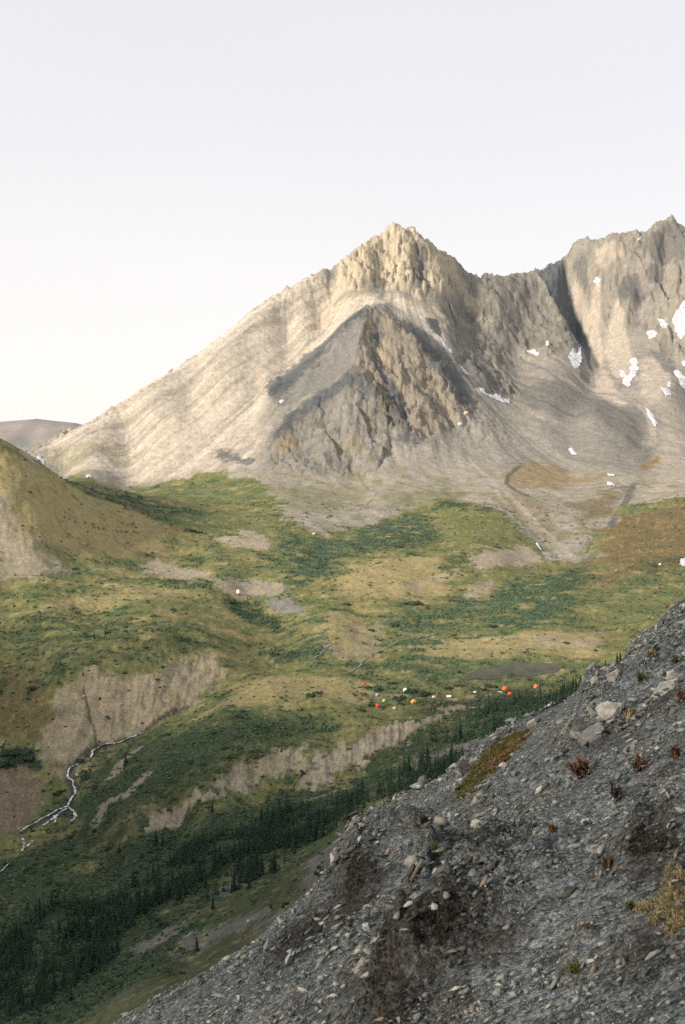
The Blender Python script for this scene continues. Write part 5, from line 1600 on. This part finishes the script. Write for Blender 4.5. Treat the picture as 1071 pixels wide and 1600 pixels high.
MAT_BUSH = leaf_material('dark_bush', (.020, .038, .020), (.045, .066, .030))
bush_me = [mesh_np('shrub', *bush_mesh(k), MAT_BUSH) for k in range(5)]
BUSH = [(575, 1075, 14, 'dark shrub beside the upper left red tent'), (592, 1078, 16, 'dark shrub behind the grey blue tent'), (612, 1068, 14, 'dark shrub on the flat above the grey blue tent'), (640, 1082, 26, 'wide dark shrub behind the yellow tent'),
        (662, 1086, 24, 'dark shrub right of the yellow tent'), (625, 1092, 22, 'dark shrub between the pale green tent and yellow tent'), (580, 1103, 14, 'dark shrub left of the lower red tent'), (565, 1110, 14, 'dark shrub below the lower red tent'),
        (700, 1076, 16, 'dark shrub above the cream tarp'), (716, 1072, 14, 'dark shrub on the flat behind the cream tarp'), (752, 1078, 20, 'blue green shrub left of the big orange tent'), (768, 1074, 20, 'blue green shrub against the big orange tent'),
        (485, 1088, 20, 'round dark shrub on the straw ridge left of the camp'), (498, 1083, 14, 'smaller shrub touching the round dark shrub on the straw ridge'), (438, 1104, 8, 'small shrub on the left part of the straw ridge'),
        (20, 1178, 34, 'big dark brush clump at the left edge beside the bluff'), (45, 1186, 30, 'dark brush clump adjoining the bluff at left'), (8, 1195, 26, 'lowest dark brush clump at the left edge'), (50, 1076, 18, 'dark shrub on the slope left of the bluff'),
        (270, 953, 12, 'round shrub in the middle of the plateau'), (228, 1012, 10, 'small shrub on the plateau above the bluff'), (650, 945, 24, 'dark shrub on the mound in mid valley'), (636, 944, 16, 'shrub left of the dark mound shrub in mid valley'),
        (618, 978, 18, 'dark shrub on the green flat right of the straw knoll'), (540, 945, 16, 'dark shrub on the back of the straw knoll'), (300, 830, 14, 'dark shrub strip on the left hillside'), (312, 833, 12, 'right end of the dark shrub strip on the left hillside'),
        (580, 985, 12, 'shrub on the crest of the straw knoll'), (770, 980, 18, 'dark shrub on the green flats at right'), (560, 858, 12, 'shrub in the willow bowl under the mountain'), (622, 855, 14, 'dark shrub along the top of the straw mound'),
        (885, 1005, 10, 'shrub near the sandy rise at right'), (255, 1042, 10, 'shrub on the brow of the bluff'), (246, 1062, 10, 'shrub clinging to the bluff face'), (360, 940, 16, 'shrub at the head of the slanting fir row'),
        (430, 1024, 20, 'dark shrub patch below the slanting fir row'), (455, 1022, 18, 'right half of the shrub patch below the slanting fir row'), (215, 1205, 14, 'dark shrub above the stream right bank'), (125, 1190, 16, 'shrub beside the upper stream bend'),
        (135, 1215, 20, 'shrub inside the stream bend'), (90, 1240, 16, 'shrub left of the lower stream'), (150, 1230, 14, 'shrub on the slope right of the stream bend'), (330, 1120, 12, 'shrub on the slope above the stream gully'),
        (400, 1135, 12, 'shrub on the green slope under the straw ridge'), (350, 1170, 14, 'shrub above the middle scarp'), (300, 1190, 14, 'shrub above the left scarp'), (450, 1150, 14, 'shrub above the right scarp')]
for k, (a, b, wpx, lab) in enumerate(BUSH):
    h_ = hit(a, b)
    x, y = h_
    o = link('shrub', bush_me[k % 5])
    r_ = wpx * K * y / 2 * 1.15
    o.location = (x, y, ground_at(x, y) - .1); o.scale = (r_, r_, r_ * .85); o.rotation_euler = (0, 0, k * 1.1)
    tag(o, lab, 'shrub', 'shrubs scattered over the valley')

# ------------------------------------------------------------------ the camp


def cloth(name, c):
    m = NT(name, 0.6)
    m.b.inputs['Specular IOR Level'].default_value = 0.3
    return m.out(m.mix(m.noise(1.5, 3), tuple(x * .85 for x in c), tuple(min(1, x * 1.1) for x in c)))


DARKC = cloth('tent_door_shade', (.05, .045, .045)); POLE = cloth('tent_pole', (.25, .25, .26))


def tent(px, py, wpx, col, label, yaw=0.3, tall=0.62):
    x, y = hit(px, py)
    r = wpx * K * y / 2
    e = bpy.data.objects.new('dome_tent', None); COL.objects.link(e)
    e.location = (x, y, ground_at(x, y)); e.rotation_euler = (0, 0, yaw)
    tag(e, label, 'tent', 'tents of the camp')
    mat = cloth('tent_fabric', col)
    # fly: six ribs, panels sagging between them
    co, f = [], []
    nr, na = 7, 24
    for j in range(nr):
        t = j / (nr - 1)
        for q in range(na):
            a = 6.283 * q / na
            sag = 1 - 0.07 * abs(math.sin(3 * a)) * math.sin(t * 3.14) - 0.03
            rr = r * math.cos(t * 1.53) ** .72 * sag
            co.append((math.cos(a) * rr * 1.12, math.sin(a) * rr * .92, 2 * r * tall * math.sin(t * 1.571)))
    for j in range(nr - 1):
        for q in range(na):
            a, b = j * na + q, j * na + (q + 1) % na
            f += [(a, b, b + na), (a, b + na, a + na)]
    link('fly', mesh_np('fly', co, f, mat, True), e)
    # door panel and vestibule on the side of the view
    co = [(-.38 * r, -.99 * r, .02), (.38 * r, -.99 * r, .02), (.2 * r, -.86 * r, .75 * r * tall), (0, -.8 * r, .95 * r * tall), (-.2 * r, -.86 * r, .75 * r * tall), (0, -1.18 * r, .02)]
    link('door', mesh_np('door', co, [(0, 5, 4), (5, 1, 2), (5, 2, 3), (5, 3, 4)], DARKC if sum(col) > .6 else mat), e)
    for s in (0, 1, 2):
        a = s * 2.094 / 2 + .26
        pts = [(math.cos(a) * r * 1.1 * math.cos(t), math.sin(a) * r * .92 * math.cos(t), 2 * r * tall * max(math.sin(t), 0) + .02) for t in np.linspace(0, 3.1416, 13)]
        co, f = [], []
        for p in pts:
            for d in ((-.02, 0, 0), (.02, 0, 0), (0, 0, .03)): co.append((p[0] + d[0], p[1] + d[1], p[2] + d[2]))
        for j in range(12):
            for q in range(3):
                a_, b_ = j * 3 + q, j * 3 + (q + 1) % 3
                f += [(a_, b_, b_ + 3), (a_, b_ + 3, a_ + 3)]
        link('pole', mesh_np('pole', co, f, POLE), e)


ORANGE_T = (.80, .13, .03); YEL_T = (.85, .36, .08); WHITE_T = (.78, .78, .74); BLUE_T = (.34, .40, .45); LIME_T = (.50, .55, .28); RED_T = (.75, .10, .04)
tent(568.5, 1070, 6, RED_T, 'upper left red orange tent at the edge of the camp', .2)
tent(590, 1087, 7, BLUE_T, 'grey blue dome tent left of the white tent', .5)
tent(634, 1079.5, 7.5, WHITE_T, 'white dome tent in front of dark shrubs', -.3)
tent(646.5, 1098, 9, YEL_T, 'yellow orange dome tent at the lower middle of the camp', .1)
tent(600.5, 1096, 6.5, LIME_T, 'lime green tent between grey blue and lower red tents', .7)
tent(590, 1104, 7, RED_T, 'lower left red tent on the green slope', .4)
tent(617, 1107, 7, (.55, .55, .36), 'pale green tent left of the yellow orange tent', 1.0, .42)
tent(678.5, 1089.5, 7, (.72, .55, .40), 'low cream tent between yellow tent and the tarp', .3, .4)
tent(789.5, 1078, 10, ORANGE_T, 'big bright orange tent beside the blue green shrubs', .2)
tent(797, 1084.5, 8, RED_T, 'red tent just below the big orange tent', .8, .45)
tent(838, 1074, 8, (.82, .20, .06), 'lone orange tent farthest right in the camp', .3)


def gear(name, px, py, wpx, col, label, kind, seed):
    x, y = hit(px, py)
    w = wpx * K * y
    r = random.Random(seed)
    e = bpy.data.objects.new(name, None); COL.objects.link(e); e.location = (x, y, ground_at(x, y)); e.rotation_euler = (0, 0, r.uniform(-.6, .6))
    tag(e, label, kind, 'camp gear')
    m = cloth('gear_fabric', col)
    if name == 'tarp_shelter':
        n = 9
        g = np.linspace(-1, 1, n)
        X, Y = np.meshgrid(g, g)
        Zt = 1.5 - 0.9 * np.abs(Y) + 0.12 * np.sin(X * 3) - .1 * (1 - X ** 2)
        co = np.stack([X.ravel() * w * .5, Y.ravel() * w * .42, Zt.ravel() * w * .36], 1)
        f = [(j * n + i, j * n + i + 1, (j + 1) * n + i + 1, (j + 1) * n + i) for j in range(n - 1) for i in range(n - 1)]
        link('canopy', mesh_np('canopy', co, f, m, True), e)
        for sx in (-1, 1):
            bm = bmesh.new(); bmesh.ops.create_cone(bm, segments=6, radius1=.03, radius2=.03, depth=w * .52, cap_ends=True)
            bmesh.ops.translate(bm, vec=(sx * w * .48, 0, w * .26), verts=bm.verts)
            me = bpy.data.meshes.new('pole'); bm.to_mesh(me); bm.free(); me.materials.append(POLE); link('pole', me, e)
    else:
        for k in range(4):
            bm = bmesh.new(); bmesh.ops.create_icosphere(bm, subdivisions=2, radius=1)
            for v in bm.verts: v.co = Vector((v.co.x * w * .26 * (1 + .2 * r.random()), v.co.y * w * .18, (max(v.co.z, -.6) + .5) * w * .17))
            bmesh.ops.translate(bm, vec=((k - 1.5) * w * .25, r.uniform(-.2, .2) * w, 0), verts=bm.verts)
            me = bpy.data.meshes.new('bag'); bm.to_mesh(me); bm.free(); me.materials.append(m if k % 2 == 0 else cloth('bag_fabric', (.45, .45, .44))); link('bag', me, e)


gear('tarp_shelter', 702, 1090, 8, (.74, .70, .58), 'cream tarp shelter in the middle of the camp', 'tarp', 1)
gear('tarp_shelter', 741, 1083, 6, (.80, .80, .78), 'small white tarp left of the blue green shrubs', 'tarp', 2)
gear('gear_pile', 781, 1082, 7, (.62, .62, .62), 'pile of pale bags left of the red tent', 'bags', 3)


def valley_rock(px, py, wpx, base, label, seed):
    x, y = hit(px, py)
    co, f = hull_stone(seed, .75, 16)
    r = wpx * K * y / 2 * 1.2
    o = link('boulder', mesh_np('boulder', co * r, f, stone_material('pale_boulder', True, base=base)))
    o.location = (x, y, ground_at(x, y) + r * .35); o.rotation_euler = (.1, .2, seed)
    tag(o, label, 'boulder', 'boulders in the valley')


valley_rock(373, 928, 12, (.62, .58, .52), 'whitish boulder at the top of the slanting fir row', 71)
valley_rock(491, 835, 6, (.52, .47, .42), 'pale boulder at the foot of the scree by the willow bowl', 72)
valley_rock(131, 1089, 6, (.5, .46, .40), 'pale boulder in the rill of the bare bluff', 73)
valley_rock(190, 1101, 5, (.45, .36, .25), 'tan boulder on the face of the bare bluff', 74)
valley_rock(728, 648, 10, (.46, .40, .29), 'cream crag block at the foot of the dark spur', 75)
valley_rock(1032, 883, 6, (.75, .73, .7), 'pale boulder on the valley floor left of the low snow patch', 76)
valley_rock(388, 1442, 9, (.55, .52, .46), 'white boulder on the slope under the lone firs', 77)

# ------------------------------------------------------------------ air
hm = bpy.data.materials.new('haze_air'); hm.use_nodes = True
ht = hm.node_tree; ht.nodes.clear()
ho = ht.nodes.new('ShaderNodeOutputMaterial'); hv = ht.nodes.new('ShaderNodeVolumePrincipled')
hv.inputs['Color'].default_value = (.93, .95, 1.0, 1); hv.inputs['Density'].default_value = HAZE
hv.inputs['Anisotropy'].default_value = 0.2
ht.links.new(hv.outputs[0], ho.inputs['Volume'])
bm = bmesh.new(); bmesh.ops.create_cube(bm, size=1)
bmesh.ops.scale(bm, vec=(28400, 28400, 1002), verts=bm.verts)
bmesh.ops.translate(bm, vec=(0, 0, -301 + 501), verts=bm.verts)
me = bpy.data.meshes.new('haze'); bm.to_mesh(me); bm.free(); me.materials.append(hm)
if HAZE > 0: tag(link('haze', me), 'thin pale mountain air between the camera and the far hills', 'haze', kind='stuff')
